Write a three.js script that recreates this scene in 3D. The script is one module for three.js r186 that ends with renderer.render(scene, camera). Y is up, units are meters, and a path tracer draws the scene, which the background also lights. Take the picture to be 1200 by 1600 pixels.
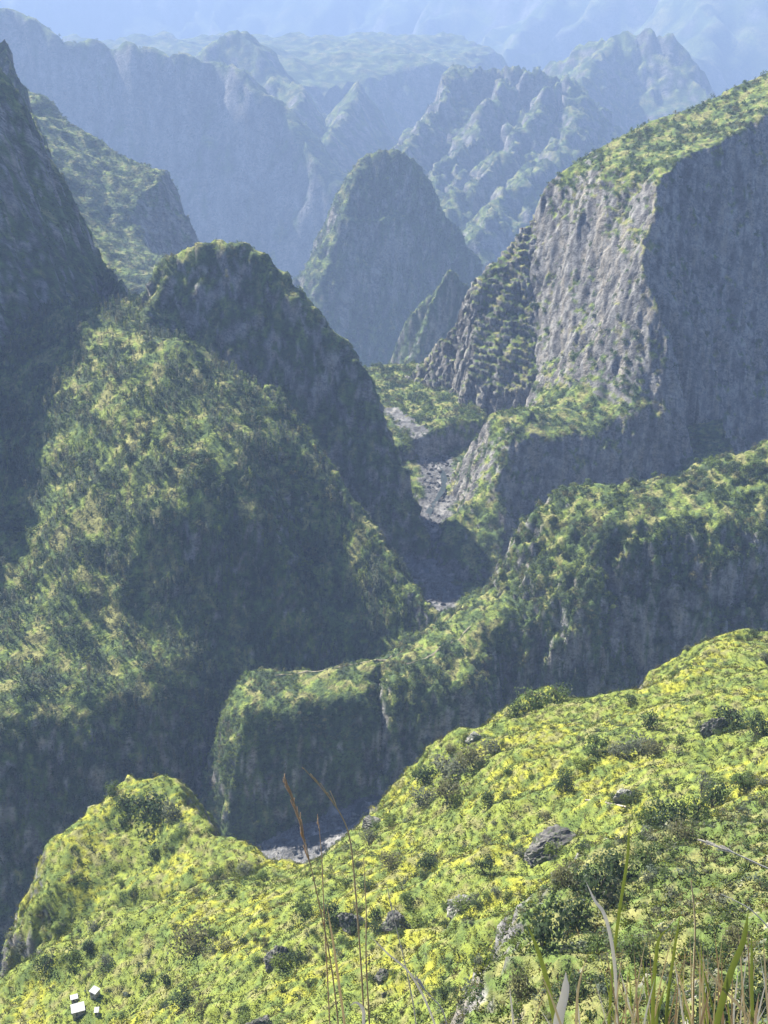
import * as THREE from 'three';
import { createNoise2D, createNoise3D } from 'simplex-noise';
import { mergeGeometries } from 'three/addons/utils/BufferGeometryUtils.js';

// ---------------------------------------------------------------- camera, sky, sun, exposure
const EYE_Y = 600, PITCH = 23 * Math.PI / 180, FOCAL = 1752;            // the photograph is 1200 x 1600
const scene = new THREE.Scene();
const camera = new THREE.PerspectiveCamera(2 * Math.atan(800 / FOCAL) * 180 / Math.PI, 0.75, 0.2, 40000);
camera.position.set(0, EYE_Y, 0);
camera.rotation.x = -PITCH;

const SKY = 0.17;
const SUN_AZ = 51 * Math.PI / 180, SUN_EL = 47 * Math.PI / 180;         // behind the view, to the left
const sunDir = new THREE.Vector3(-Math.sin(SUN_AZ) * Math.cos(SUN_EL), Math.sin(SUN_EL), -Math.cos(SUN_AZ) * Math.cos(SUN_EL));
{
  const W = 256, H = 128, data = new Float32Array(W * H * 4);
  for (let r = 0; r < H; r++) for (let c = 0; c < W; c++) {
    const up = ((r + 0.5) / H - 0.5) * Math.PI, az = ((c + 0.5) / W - 0.5) * 2 * Math.PI;
    const x = Math.cos(az) * Math.cos(up), y = Math.sin(up), z = Math.sin(az) * Math.cos(up);
    const t = Math.pow(1 - Math.max(0, y), 3.2), k = (r * W + c) * 4;
    const cs = x * sunDir.x + y * sunDir.y + z * sunDir.z, glow = 0.35 * Math.pow(Math.max(0, cs), 8);
    data[k] = SKY * (0.07 + 0.26 * t + glow); data[k + 1] = SKY * (0.20 + 0.36 * t + glow); data[k + 2] = SKY * (0.74 + 0.26 * t + glow); data[k + 3] = 1;
  }
  const sky = new THREE.DataTexture(data, W, H, THREE.RGBAFormat, THREE.FloatType);
  sky.mapping = THREE.EquirectangularReflectionMapping; sky.magFilter = THREE.LinearFilter; sky.needsUpdate = true;
  scene.background = sky; scene.environment = sky;
}
const sun = new THREE.DirectionalLight(new THREE.Color(1, 0.955, 0.86), 5);
sun.position.copy(sunDir).multiplyScalar(3000).add(new THREE.Vector3(0, 200, -1200));
sun.target.position.set(0, 200, -1200);
sun.castShadow = true; sun.shadow.mapSize.set(4096, 4096);
Object.assign(sun.shadow.camera, { left: -2500, right: 2500, top: 2500, bottom: -2500, near: 1, far: 9000 });
scene.add(sun, sun.target);
scene.fog = new THREE.FogExp2(new THREE.Color(0.44, 0.625, 1.0), 0.000125);
const renderer = new THREE.WebGLRenderer();
renderer.toneMapping = THREE.LinearToneMapping; renderer.toneMappingExposure = 3.75;
renderer.shadowMap.enabled = true;

// ---------------------------------------------------------------- helpers
function rng(seed) { let a = seed >>> 0; return () => { a = (a + 0x6D2B79F5) | 0; let t = Math.imul(a ^ (a >>> 15), 1 | a); t = (t + Math.imul(t ^ (t >>> 7), 61 | t)) ^ t; return ((t ^ (t >>> 14)) >>> 0) / 4294967296; }; }
const n2 = createNoise2D(rng(11)), n3 = createNoise3D(rng(23));
const clamp = (x, a, b) => Math.min(b, Math.max(a, x)), lerp = (a, b, t) => a + (b - a) * t, smooth = (a, b, x) => { const t = clamp((x - a) / (b - a), 0, 1); return t * t * (3 - 2 * t); };
const fbm2 = (x, y, o = 4) => { let s = 0, a = 0.5; for (let i = 0; i < o; i++) { s += a * n2(x, y); x = x * 2.03 + 17.1; y = y * 2.03 - 9.7; a *= 0.5; } return s; };
const fbm3 = (x, y, z, o = 3) => { let s = 0, a = 0.5; for (let i = 0; i < o; i++) { s += a * n3(x, y, z); x = x * 2.03 + 7.7; y = y * 2.03 - 3.1; z = z * 2.03 + 5.3; a *= 0.5; } return s; };
const ridged = (x, y, o = 3) => { let s = 0, a = 0.5, q = 0; for (let i = 0; i < o; i++) { s += a * (1 - Math.abs(n2(x, y))); q += a; x = x * 2.1 + 3.3; y = y * 2.1 + 8.9; a *= 0.5; } return s / q; };
// a surveyed point: bearing and dip read off the photograph, forward distance in metres
function at(px, py, D) {
  const u = (px - 600) / FOCAL, v = (800 - py) / FOCAL, c = Math.cos(PITCH), s = Math.sin(PITCH), t = D / (c + v * s);
  return [u * t, EYE_Y + t * (-s + v * c), -D];
}
// slope profile from [angle in degrees, drop in metres] pieces
function prof(pieces) {
  const d = [0], y = [0];
  for (const [a, h] of pieces) { const k = Math.tan(a * Math.PI / 180); d.push(d.at(-1) + Math.min(h, 9000) / k); y.push(y.at(-1) + Math.min(h, 9000)); }
  return (q) => { let i = 1; while (i < d.length - 1 && q > d[i]) i++; return y[i - 1] + (q - d[i - 1]) * (y[i] - y[i - 1]) / (d[i] - d[i - 1]); };
}
const INF = 1e6;

// ---------------------------------------------------------------- landforms
// A landform gives a height at (x, z). Crest landforms drop from surveyed crest lines by a slope profile for each side; shelf landforms are surveyed surfaces with a steep rim.
const landforms = [];
let outS = 0, outD = 0;
const scaled = (o) => { const k = o.k ?? 1; if (k !== 1) for (const n of ['res', 'rib', 'ribLen', 'ribScale', 'warp', 'warpLen', 'bumpy', 'bumpLen', 'reach', 'margin', 'lip']) if (o[n]) o[n] *= k; };
function crestForm(o) {
  scaled(o); const segs = [], K = o.k ?? 1, grow = (f) => K === 1 ? f : (d) => K * f(d / K), place = (q) => q.w ? q.w : at(q[0], q[1], q[2] * K);
  for (const r of o.crests) {
    const p = r.pts.map(place);
    let s = r.s0 ?? 0;
    for (let i = 0; i + 1 < p.length; i++) {
      const [ax, ay, az] = p[i], [bx, by, bz] = p[i + 1], dx = bx - ax, dz = bz - az, len = Math.hypot(dx, dz) || 1e-6;
      segs.push({ ax, ay, az, dx, dz, by, len, s, L: grow(r.L), R: grow(r.R) }); s += len;
    }
    s += 500;
  }
  const wa = o.warp ?? 5, ww = o.warpLen ?? 60, ra = o.rib ?? 0, rw = o.ribLen ?? 45, seed = landforms.length * 31.7;
  const lim = o.reach ?? 1e9, jag = (o.jag ?? 0) * K;
  const f = { ...o, base(x, z) {
    const X = x + wa * (n2(x / ww + seed, z / ww) + 0.4 * n2(x / ww * 3.1 + 9, z / ww * 3.1)), Z = z + wa * (n2(x / ww - 40, z / ww + seed) + 0.4 * n2(x / ww * 3.1, z / ww * 3.1 - 70));
    let best = -1e9;
    for (const g of segs) {
      const t = clamp(((X - g.ax) * g.dx + (Z - g.az) * g.dz) / (g.len * g.len), 0, 1);
      const ex = X - g.ax - g.dx * t, ez = Z - g.az - g.dz * t, d = Math.hypot(ex, ez), yc = g.ay + (g.by - g.ay) * t;
      if (yc < best || d > lim) continue;
      const c = d > 1e-6 ? (ex * g.dz - ez * g.dx) / (d * g.len) : 0;         // > 0 on the left of the crest as one walks along it
      const w = smooth(-0.35, 0.35, c);
      const drop = w <= 0 ? g.R(d) : w >= 1 ? g.L(d) : lerp(g.R(d), g.L(d), w);
      let h = yc - drop;
      if (jag && h > best - jag) { const q = g.s + g.len * t; h += jag * smooth(jag * 14, 0, d) * (n2(q / (jag * 6), seed) + 0.6 * n2(q / (jag * 2.1), seed + 5)); }
      if (h > best) { best = h; outS = g.s + g.len * t; outD = d; }
    }
    return best;
  }, height(x, z) {
    let h = f.base(x, z);
    if (h < -1e8) return h;
    const S = outS, D = outD;
    if (ra) h += ra * smooth(0, rw * 1.2, D) * (ridged(S / rw + seed, D / (rw * 5), 3) - 0.75) * 2;
    return h + (o.bumpy ?? 3) * fbm2(x / (o.bumpLen ?? 35) + seed, z / (o.bumpLen ?? 35), 4) * (0.35 + 0.65 * smooth(0, 30, D));
  } };
  landforms.push(f); return f;
}
function solve(A, b) {
  const n = b.length;
  for (let i = 0; i < n; i++) {
    let p = i; for (let r = i + 1; r < n; r++) if (Math.abs(A[r][i]) > Math.abs(A[p][i])) p = r;
    [A[i], A[p]] = [A[p], A[i]]; [b[i], b[p]] = [b[p], b[i]];
    for (let r = i + 1; r < n; r++) { const k = A[r][i] / A[i][i]; if (k) { for (let c = i; c < n; c++) A[r][c] -= k * A[i][c]; b[r] -= k * b[i]; } }
  }
  for (let i = n - 1; i >= 0; i--) { for (let c = i + 1; c < n; c++) b[i] -= A[i][c] * b[c]; b[i] /= A[i][i]; }
  return b;
}
function shelfForm(o) {
  scaled(o); const K = o.k ?? 1, place = (q) => q.w ? q.w : at(q[0], q[1], q[2] * K), pts = [...o.rim, ...(o.inside ?? [])].map(place), n = pts.length, sc = 1 / 100;
  const phi = (r2) => r2 > 1e-9 ? r2 * Math.log(r2) : 0;
  const A = [], b = [];
  for (let i = 0; i < n; i++) { A.push([...pts.map((q, j) => phi(((pts[i][0] - q[0]) ** 2 + (pts[i][2] - q[2]) ** 2) * sc * sc) + (i === j ? (o.relax ?? 0.02) : 0)), 1, pts[i][0] * sc, pts[i][2] * sc]); b.push(pts[i][1]); }
  A.push([...pts.map(() => 1), 0, 0, 0], [...pts.map((q) => q[0] * sc), 0, 0, 0], [...pts.map((q) => q[2] * sc), 0, 0, 0]); b.push(0, 0, 0);
  const w = solve(A, b), poly = o.rim.map(place), seed = landforms.length * 31.7, cut0 = o.cut ?? prof([[60, INF]]), cut = K === 1 ? cut0 : (d) => K * cut0(d / K);
  const top = (x, z) => { let y = w[n] + w[n + 1] * x * sc + w[n + 2] * z * sc; for (let i = 0; i < n; i++) y += w[i] * phi(((x - pts[i][0]) ** 2 + (z - pts[i][2]) ** 2) * sc * sc); return y; };
  const f = { ...o, top, height(x, z) {
    const wa = o.warp ?? 3, ww = o.warpLen ?? 25, X = x + wa * (n2(x / ww + seed, z / ww) + 0.45 * n2(x / ww * 3.1 + 9, z / ww * 3.1)), Z = z + wa * (n2(x / ww - 40, z / ww + seed) + 0.45 * n2(x / ww * 3.1, z / ww * 3.1 - 70));
    let inside = false, best = 1e18, qx = X, qz = Z, bs = 0;
    for (let i = 0, j = poly.length - 1; i < poly.length; j = i++) {
      const [xi, , zi] = poly[i], [xj, , zj] = poly[j];
      if ((zi > Z) !== (zj > Z) && X < (xj - xi) * (Z - zi) / (zj - zi) + xi) inside = !inside;
      const dx = xi - xj, dz = zi - zj, t = clamp(((X - xj) * dx + (Z - zj) * dz) / (dx * dx + dz * dz), 0, 1), ex = X - xj - dx * t, ez = Z - zj - dz * t, d2 = ex * ex + ez * ez;
      if (d2 < best) { best = d2; qx = xj + dx * t; qz = zj + dz * t; bs = j * 40 + t * 40; }
    }
    const d = Math.sqrt(best);
    const bump = (o.bumpy ?? 2) * fbm2(x / (o.bumpLen ?? 22) + seed, z / (o.bumpLen ?? 22), 4);
    if (inside) return top(X, Z) + bump * smooth(-2, 10, d) - (o.lip ?? 3) * (1 - smooth(0, 9, d));
    if (d > (o.reach ?? 900)) return -1e9;
    return top(qx, qz) - (o.lip ?? 3) - cut(d) + bump * smooth(0, 25, d) + (o.rib ?? 6) * smooth(0, 20, d) * (ridged((x + z) / (o.ribScale ?? 26), (x - z) / (o.ribScale ?? 26)) - 0.75) * 2;
  } };
  landforms.push(f); return f;
}
const top2 = (x, z, skip) => { let m = -1e9; for (const f of landforms) if (f !== skip) { const h = f.height(x, z); if (h > m) m = h; } return m; };

// the valley floor follows the river bed
const riverPts = [[470, 1322, 666], [560, 1265, 692], [605, 1215, 730], [600, 1120, 800], [640, 1010, 900], [690, 920, 1000], [650, 850, 1070], [690, 770, 1170], [680, 720, 1240], [630, 665, 1330], [560, 600, 1480], [500, 592, 1800], [480, 592, 2400], [460, 592, 3600]].map((q) => at(...q));
riverPts.unshift([-330, riverPts[0][1] - 70, -600], [-200, riverPts[0][1] - 50, -636]);
const bed = { name: 'valley_floor', res: 4, box: [-700, 700, -3600, -430], distance(x, z) {
  let best = 1e18, y = 0, k = 0;
  for (let i = 0; i + 1 < riverPts.length; i++) {
    const [ax, ay, az] = riverPts[i], [bx, by, bz] = riverPts[i + 1], dx = bx - ax, dz = bz - az, t = clamp(((x - ax) * dx + (z - az) * dz) / (dx * dx + dz * dz), 0, 1), d2 = (x - ax - dx * t) ** 2 + (z - az - dz * t) ** 2;
    if (d2 < best) { best = d2; y = ay + (by - ay) * t; k = i + t; }
  }
  this.y = y; this.k = k; return Math.sqrt(best);
}, height(x, z) {
  const d = this.distance(x + 10 * n2(x / 60, z / 60), z + 10 * n2(x / 60 + 9, z / 60));
  if (d > 330) return -1e9;
  if (d > 330) return -1e9;
  if (d > 330) return -1e9;
  if (d > 330) return -1e9;
  if (d > 330) return -1e9;
  return this.y - 1.5 + Math.max(0, d - 14) * (z < -1560 ? 0.03 : 0.16) + 1.6 * fbm2(x / 14, z / 14, 3) * 0.8 + smooth(15, 60, d) * 5 * fbm2(x / 45, z / 45, 3);
} };
landforms.push(bed);

const back = prof([[38, 60], [48, INF]]), wall = prof([[58, 20], [70, 420], [45, INF]]), cliff = prof([[62, 10], [72, 400], [50, INF]]), scarp = prof([[50, 12], [66, 200], [48, INF]]);
// far country
crestForm({ name: 'caldera_wall', jag: 20, crag: 70, k: 2.2, res: 45, rib: 190, ribLen: 420, warp: 120, warpLen: 900, bumpy: 60, bumpLen: 420, margin: 2600, kindOf: 'far', crests: [
  { pts: [[-700, -150, 7600], [0, -80, 7900], [300, -90, 8200], [600, -70, 7800], [760, -60, 7000], [900, -70, 6300], [1050, -90, 5800], [1200, -150, 5600], [1700, -300, 5600]], L: back, R: prof([[45, 300], [33, INF]]) },
  { pts: [[860, -40, 6300], [835, 20, 5900], [805, 75, 5600], [790, 110, 5300]], L: prof([[44, INF]]), R: prof([[40, INF]]) },
  { pts: [[1180, -60, 5400], [1110, 0, 5000], [1070, 50, 4700], [1080, 120, 4400]], L: prof([[50, INF]]), R: prof([[42, INF]]) },
] });
shelfForm({ name: 'far_plateau', crag: 22, k: 1.9, res: 18, reach: 1500, rib: 45, ribScale: 150, warp: 40, warpLen: 260, bumpy: 60, bumpLen: 330, lip: 6, margin: 900, kindOf: 'far', rim: [[100, 62, 5600], [400, 58, 5600], [720, 62, 5300], [770, 80, 4800], [716, 106, 4200], [640, 112, 4100], [560, 118, 4000], [500, 135, 3900], [430, 122, 3950], [385, 112, 4050], [330, 98, 4300], [100, 90, 4700]], cut: prof([[62, 420], [42, INF]]) });
crestForm({ name: 'plateau_knoll', jag: 6, crag: 24, k: 1.8, res: 14, rib: 22, ribLen: 70, warp: 14, warpLen: 130, bumpy: 8, bumpLen: 80, kindOf: 'far', crests: [
  { pts: [[310, 95, 3900], [335, 62, 3920], [352, 48, 3950], [385, 46, 3960], [398, 70, 3900], [420, 100, 3850]], L: back, R: prof([[50, 90], [58, INF]]) },
  { pts: [[430, 118, 3700], [470, 126, 3650], [462, 160, 3500], [450, 200, 3350]], L: prof([[60, INF]]), R: prof([[48, INF]]) },
  { pts: [[560, 120, 3800], [548, 160, 3600], [520, 200, 3400], [500, 225, 3250]], L: prof([[58, INF]]), R: prof([[50, INF]]) },
] });
crestForm({ name: 'back_peak', jag: 10, crag: 34, k: 2.3, res: 10, rib: 34, ribLen: 80, warp: 14, warpLen: 120, bumpy: 16, bumpLen: 70, kindOf: 'far', crests: [
  { pts: [[860, 96, 3250], [905, 70, 3200], [960, 56, 3150], [1010, 46, 3120], [1055, 50, 3080], [1072, 70, 3060], [1080, 110, 3000], [1110, 165, 2900], [1130, 230, 2700]], L: prof([[60, INF]]), R: prof([[58, 60], [44, INF]]) },
  { pts: [[960, 56, 3150], [920, 110, 2900], [880, 180, 2600], [850, 240, 2400]], L: prof([[55, INF]]), R: prof([[36, INF]]) },
] });
crestForm({ name: 'fluted_cliff', jag: 8, crag: 26, k: 2.1, res: 7, rib: 22, ribLen: 95, warp: 26, warpLen: 120, bumpy: 20, bumpLen: 90, kindOf: 'far', crests: [
  { pts: [[715, 104, 2800], [760, 108, 2760], [800, 110, 2740], [850, 106, 2720], [884, 116, 2680], [892, 160, 2600], [860, 215, 2480]], L: back, R: prof([[74, 130], [40, INF]]) },
  { pts: [[715, 104, 2800], [700, 140, 2700], [660, 180, 2580], [630, 220, 2450], [625, 260, 2350]], L: prof([[50, 60], [60, INF]]), R: prof([[62, INF]]) },
  { pts: [[800, 125, 2700], [765, 165, 2580], [745, 205, 2480], [700, 260, 2320], [670, 300, 2200]], L: prof([[58, INF]]), R: prof([[48, INF]]) },
  { pts: [[860, 130, 2640], [840, 165, 2540], [815, 205, 2440], [770, 255, 2300], [720, 300, 2150], [690, 330, 2060]], L: prof([[56, INF]]), R: prof([[46, INF]]) },
  { pts: [[900, 200, 2450], [860, 240, 2300], [810, 290, 2100], [760, 330, 1980], [735, 370, 1880]], L: prof([[50, INF]]), R: prof([[44, INF]]) },
] });
// left side
crestForm({ name: 'shaded_mountain', jag: 7, crag: 16, k: 2.7, rockAt: 0.42, res: 9, rib: 22, ribLen: 110, warp: 16, warpLen: 200, bumpy: 10, bumpLen: 110, crests: [
  { pts: [[-300, -40, 2500], [-60, -5, 2350], [0, 14, 2300], [30, 20, 2280], [65, 34, 2270], [105, 60, 2250], [150, 63, 2240], [165, 74, 2240], [197, 66, 2230], [240, 74, 2220], [300, 87, 2200], [350, 100, 2190], [382, 114, 2180], [412, 148, 2150], [450, 190, 2120], [500, 242, 2080], [530, 290, 2040], [552, 360, 2000]], L: back, R: prof([[40, 8], [71, 470], [58, INF]]) },
] });
shelfForm({ name: 'sunlit_spur', crag: 4, k: 1.6, rockAt: 0.4, res: 4, reach: 500, rib: 9, ribScale: 40, warp: 6, warpLen: 60, bumpy: 7, bumpLen: 38, margin: 300, lip: 2, relax: 0.05,
  rim: [[-120, 40, 1850], [0, 112, 1780], [38, 138, 1750], [75, 153, 1735], [112, 188, 1715], [150, 214, 1700], [190, 238, 1685], [235, 260, 1670], [258, 262, 1665], [255, 285, 1630], [225, 300, 1605], [205, 335, 1565], [222, 370, 1530], [245, 400, 1500], [262, 400, 1470], [250, 450, 1370], [205, 475, 1335], [150, 400, 1410], [90, 330, 1480], [0, 220, 1580], [-120, 150, 1660]], cut: prof([[70, 300], [55, INF]]) });
crestForm({ name: 'left_wall', jag: 6, crag: 5, rockAt: 0.27, res: 4, rib: 9, ribLen: 45, warp: 6, warpLen: 70, bumpy: 5, crests: [
  { pts: [[-400, -420, 2000], [-120, -160, 1920], [0, 60, 1850], [45, 166, 1720], [100, 288, 1560], [150, 390, 1390], [205, 462, 1200]], L: prof([[77, INF]]), R: prof([[66, 10], [69, 330], [58, INF]]) },
  { pts: [{ w: [-425, 575, -1330] }, { w: [-418, 520, -1226] }, { w: [-442, 466, -1128] }, { w: [-472, 425, -1000] }, { w: [-490, 380, -880] }], L: prof([[68, INF]]), R: prof([[50, INF]]) },
] });
crestForm({ name: 'mid_peak', k: 1.95, crag: 8, rockAt: 0.26, jag: 5, res: 4, rib: 9, ribLen: 40, warp: 6, warpLen: 60, bumpy: 4, crests: [
  { pts: [[538, 290, 1702], [550, 260, 1708], [563, 245, 1710], [580, 236, 1715], [600, 230, 1716], [622, 233, 1714], [640, 244, 1710], [654, 262, 1700], [665, 290, 1690], [700, 342, 1665], [730, 392, 1640], [745, 425, 1620]], L: prof([[55, 20], [68, INF]]), R: wall },
  { pts: [[538, 292, 1702], [532, 320, 1702], [508, 372, 1696], [488, 405, 1690], [486, 440, 1684], [490, 530, 1672]], L: prof([[62, INF]]), R: prof([[84, INF]]) },
  { pts: [[562, 252, 1708], [550, 300, 1676], [543, 350, 1652], [537, 420, 1628], [532, 510, 1606]], L: prof([[76, INF]]), R: prof([[60, INF]]) },
  { pts: [[540, 338, 1664], [590, 336, 1668], [622, 330, 1676]], L: prof([[50, INF]]), R: prof([[34, 8], [76, INF]]) },
] });
crestForm({ name: 'small_spur', k: 1.5, crag: 5, rockAt: 0.26, jag: 3, res: 3, rib: 5, ribLen: 30, bumpy: 3, crests: [
  { pts: [[752, 520, 1545], [742, 470, 1550], [726, 438, 1550], [710, 424, 1550], [700, 421, 1550], [690, 442, 1552], [678, 456, 1554], [655, 474, 1556], [642, 488, 1556], [637, 560, 1550]], L: prof([[76, INF]]), R: prof([[64, 30], [72, INF]]) },
  { pts: [[696, 430, 1548], [676, 474, 1528], [666, 510, 1515], [662, 560, 1500]], L: prof([[76, INF]]), R: prof([[66, INF]]) },
] });
crestForm({ name: 'pyramid_peak', jag: 4, crag: 8, rockAt: 0.27, res: 3, rib: 8, ribLen: 36, warp: 4, bumpy: 3.5, crests: [
  { pts: [[200, 462, 1200], [232, 460, 1180], [245, 440, 1175], [265, 405, 1172], [300, 386, 1170], [345, 377, 1168], [375, 383, 1165], [402, 394, 1160], [430, 428, 1152], [480, 474, 1142], [530, 535, 1128], [548, 562, 1118], [580, 642, 1102], [612, 722, 1090], [640, 800, 1075], [655, 845, 1060]], L: prof([[7, 1], [60, 14], [74, INF]]), R: prof([[55, 8], [68, 200], [50, INF]]) },
  { pts: [[265, 405, 1172], [245, 470, 1140], [228, 500, 1110]], L: prof([[60, INF]]), R: prof([[48, INF]]) },
] });
shelfForm({ name: 'forest_slope', crag: 3.5, rockAt: 0.27, res: 2.6, reach: 420, rib: 7, ribScale: 30, warp: 4, warpLen: 40, bumpy: 4, bumpLen: 60, margin: 200, lip: 2, relax: 0.03,
  rim: [[-200, 560, 1180], [0, 500, 1170], [112, 472, 1150], [160, 468, 1150], [212, 466, 1160], [216, 500, 1120], [250, 528, 1070], [292, 527, 1060], [350, 570, 1055], [420, 608, 1038], [460, 658, 1012], [520, 750, 966], [580, 832, 925], [612, 880, 900], [640, 925, 877], [676, 960, 860], [640, 988, 857], [560, 1004, 850], [470, 1014, 836], [400, 1035, 818], [330, 1040, 796], [240, 1060, 760], [130, 1100, 720], [0, 1120, 690], [-250, 1150, 660]],
  inside: [[300, 700, 930], [400, 700, 945], [480, 850, 918], [140, 650, 985], [150, 850, 860], [200, 980, 805], [0, 850, 880], [300, 830, 862], [400, 820, 882], [400, 893, 870], [300, 893, 850], [440, 915, 862], [430, 1000, 836], [540, 900, 899], [520, 965, 868], [-200, 850, 910]], cut: prof([[48, 10], [64, 25], [70, 130], [55, INF]]) });
crestForm({ name: 'forest_crest', res: 1.6, reach: 40, jag: 1.2, warp: 2, warpLen: 24, bumpy: 1.5, crag: 1.2, rockAt: 0.3, margin: 50, crests: [
  { pts: [[425, 600, 1042], [462, 647, 1018], [492, 692, 996], [522, 738, 972], [552, 782, 950], [582, 820, 931], [613, 868, 906], [641, 914, 883], [678, 953, 862]], L: prof([[30, 2], [70, INF]]), R: prof([[12, 1.2], [66, INF]]) },
] });
shelfForm({ name: 'trail_spur', crag: 2.6, rockAt: 0.14, res: 2, reach: 200, rib: 4, ribScale: 18, bumpy: 1.5, warp: 3, lip: 2,
  rim: [[368, 1075, 742], [382, 1055, 755], [408, 1038, 770], [445, 1046, 766], [500, 1043, 770], [560, 1032, 778], [604, 1020, 787], [607, 1027, 781], [580, 1042, 767], [572, 1074, 742], [520, 1090, 728], [460, 1098, 722], [380, 1108, 716]], cut: prof([[46, 5], [66, 20], [76, 40], [66, INF]]) });
// right side
shelfForm({ name: 'right_mountain', rockAt: 0.52, strata: 0.5, crag: 1.1, res: 2.2, reach: 500, rib: 4, ribScale: 26, warp: 5, warpLen: 45, bumpy: 2, bumpLen: 40, margin: 330, rough: 0.9, lip: 2, relax: 0.03,
  rim: [[1700, -40, 1650], [1500, 10, 1600], [1300, 68, 1560], [1200, 110, 1530], [1110, 155, 1505], [1020, 186, 1490], [950, 220, 1470], [895, 254, 1465], [850, 298, 1450], [838, 400, 1420], [836, 500, 1378], [838, 600, 1310], [790, 640, 1180], [805, 690, 1120], [900, 678, 1140], [990, 640, 1155], [1036, 610, 1168], [1042, 540, 1182], [1030, 470, 1208], [1004, 400, 1244], [1022, 330, 1272], [1032, 284, 1296], [1070, 243, 1345], [1130, 216, 1375], [1200, 177, 1410], [1300, 130, 1450], [1500, 60, 1500], [1700, 10, 1550]],
  inside: [[930, 300, 1378], [930, 430, 1320], [930, 560, 1238], [880, 640, 1190], [960, 620, 1190], [1100, 195, 1450], [1000, 245, 1395]], cut: prof([[68, 20], [71, 360], [52, INF]]) });
shelfForm({ name: 'layered_buttress', rockAt: 0.56, crag: 1.4, rough: 0.9, res: 1.8, reach: 260, rib: 6, ribScale: 22, warp: 4, bumpy: 2.5, bumpLen: 30, margin: 220, strata: 1.3, lip: 1.5,
  rim: [[850, 312, 1460], [790, 390, 1450], [742, 432, 1430], [740, 500, 1396], [735, 560, 1366], [728, 592, 1350], [780, 606, 1328], [838, 606, 1316], [850, 500, 1383], [855, 400, 1422]], inside: [[790, 480, 1396], [790, 560, 1348]], cut: prof([[72, 60], [50, INF]]) });
shelfForm({ name: 'valley_spur', crag: 2.4, res: 2.5, reach: 200, rib: 4, ribScale: 20, bumpy: 4, lip: 1.5, rim: [[830, 640, 1165], [770, 640, 1180], [765, 700, 1140], [740, 770, 1105], [700, 810, 1075], [690, 840, 1055], [720, 890, 1020], [770, 890, 1015], [784, 860, 1035], [790, 800, 1065], [776, 755, 1090], [798, 690, 1120]], inside: [[745, 830, 1055]], cut: prof([[62, INF]]) });
shelfForm({ name: 'valley_terrace', crag: 1.6, res: 2.5, reach: 160, rib: 3, bumpy: 3, lip: 1, rim: [[560, 572, 1500], [640, 566, 1500], [720, 566, 1480], [735, 610, 1390], [760, 635, 1330], [755, 655, 1290], [690, 665, 1275], [640, 690, 1245], [590, 712, 1225], [575, 660, 1310]], inside: [[650, 610, 1400]], cut: prof([[64, INF]]) });
shelfForm({ name: 'middle_ridge', crag: 3, rockAt: 0.27, res: 2.2, reach: 300, rib: 7, ribScale: 22, bumpy: 4, warp: 7, lip: 2, margin: 200,
  rim: [[1600, 560, 960], [1300, 660, 925], [1200, 690, 910], [1100, 720, 895], [1075, 738, 888], [980, 752, 880], [900, 756, 878], [852, 780, 872], [828, 830, 855], [818, 868, 840], [870, 880, 815], [928, 900, 795], [925, 850, 815], [960, 820, 825], [1100, 815, 822], [1200, 806, 826], [1300, 790, 830], [1600, 760, 850]], inside: [[1000, 780, 855], [880, 830, 838]], cut: prof([[42, 8], [58, 20], [72, 130], [58, INF]]) });
shelfForm({ name: 'river_shoulder', crag: 2.6, rockAt: 0.27, res: 2.2, reach: 200, rib: 7, ribScale: 20, bumpy: 3, warp: 6, lip: 2,
  rim: [[900, 850, 832], [850, 872, 840], [800, 890, 850], [745, 920, 860], [722, 944, 850], [690, 964, 832], [650, 998, 802], [612, 1020, 785], [618, 1062, 745], [660, 1058, 748], [740, 1046, 752], [745, 1005, 770], [770, 955, 800], [850, 950, 795], [915, 935, 785], [930, 890, 795]], cut: prof([[42, 6], [58, 16], [72, 80], [58, INF]]) });
// near ground
shelfForm({ name: 'knob', rockAt: 0.34, crag: 1.6, meadow: 1, res: 1.4, reach: 200, rib: 5, ribScale: 14, bumpy: 2.5, rim: [[430, 1338, 340], [340, 1296, 360], [300, 1258, 378], [262, 1204, 402], [205, 1204, 408], [140, 1254, 392], [80, 1310, 372], [62, 1360, 355], [75, 1440, 338], [150, 1440, 338], [300, 1400, 330]], inside: [[230, 1260, 388], [200, 1340, 365]], cut: prof([[60, 20], [72, 120], [50, INF]]) });
shelfForm({ name: 'hill', rockAt: 0.32, relax: 0.004, crag: 1.0, meadow: 1, res: 1.5, reach: 260, ribScale: 16, bumpy: 3.4, bumpLen: 30, rim: [[-300, 1620, 300], [0, 1520, 292], [80, 1465, 297], [170, 1412, 300], [300, 1385, 305], [430, 1338, 335], [470, 1339, 335], [540, 1300, 337], [575, 1268, 346], [630, 1232, 353], [640, 1195, 366], [700, 1140, 376], [765, 1115, 376], [800, 1085, 386], [860, 1062, 396], [915, 1085, 386], [960, 1078, 380], [1050, 1050, 375], [1072, 1005, 402], [1150, 982, 412], [1260, 985, 416], [1500, 990, 420], [1500, 1600, 120], [900, 1760, 120], [300, 1760, 170], [-300, 1760, 230]],
  inside: [[1000, 1300, 240], [1200, 1250, 230], [600, 1600, 190], [130, 1570, 264], [400, 1450, 262], [800, 1200, 318], [900, 1450, 185], [700, 1480, 215], [1100, 1120, 315], [1200, 1450, 160]], cut: prof([[52, 15], [66, 160], [50, INF]]) });
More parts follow.
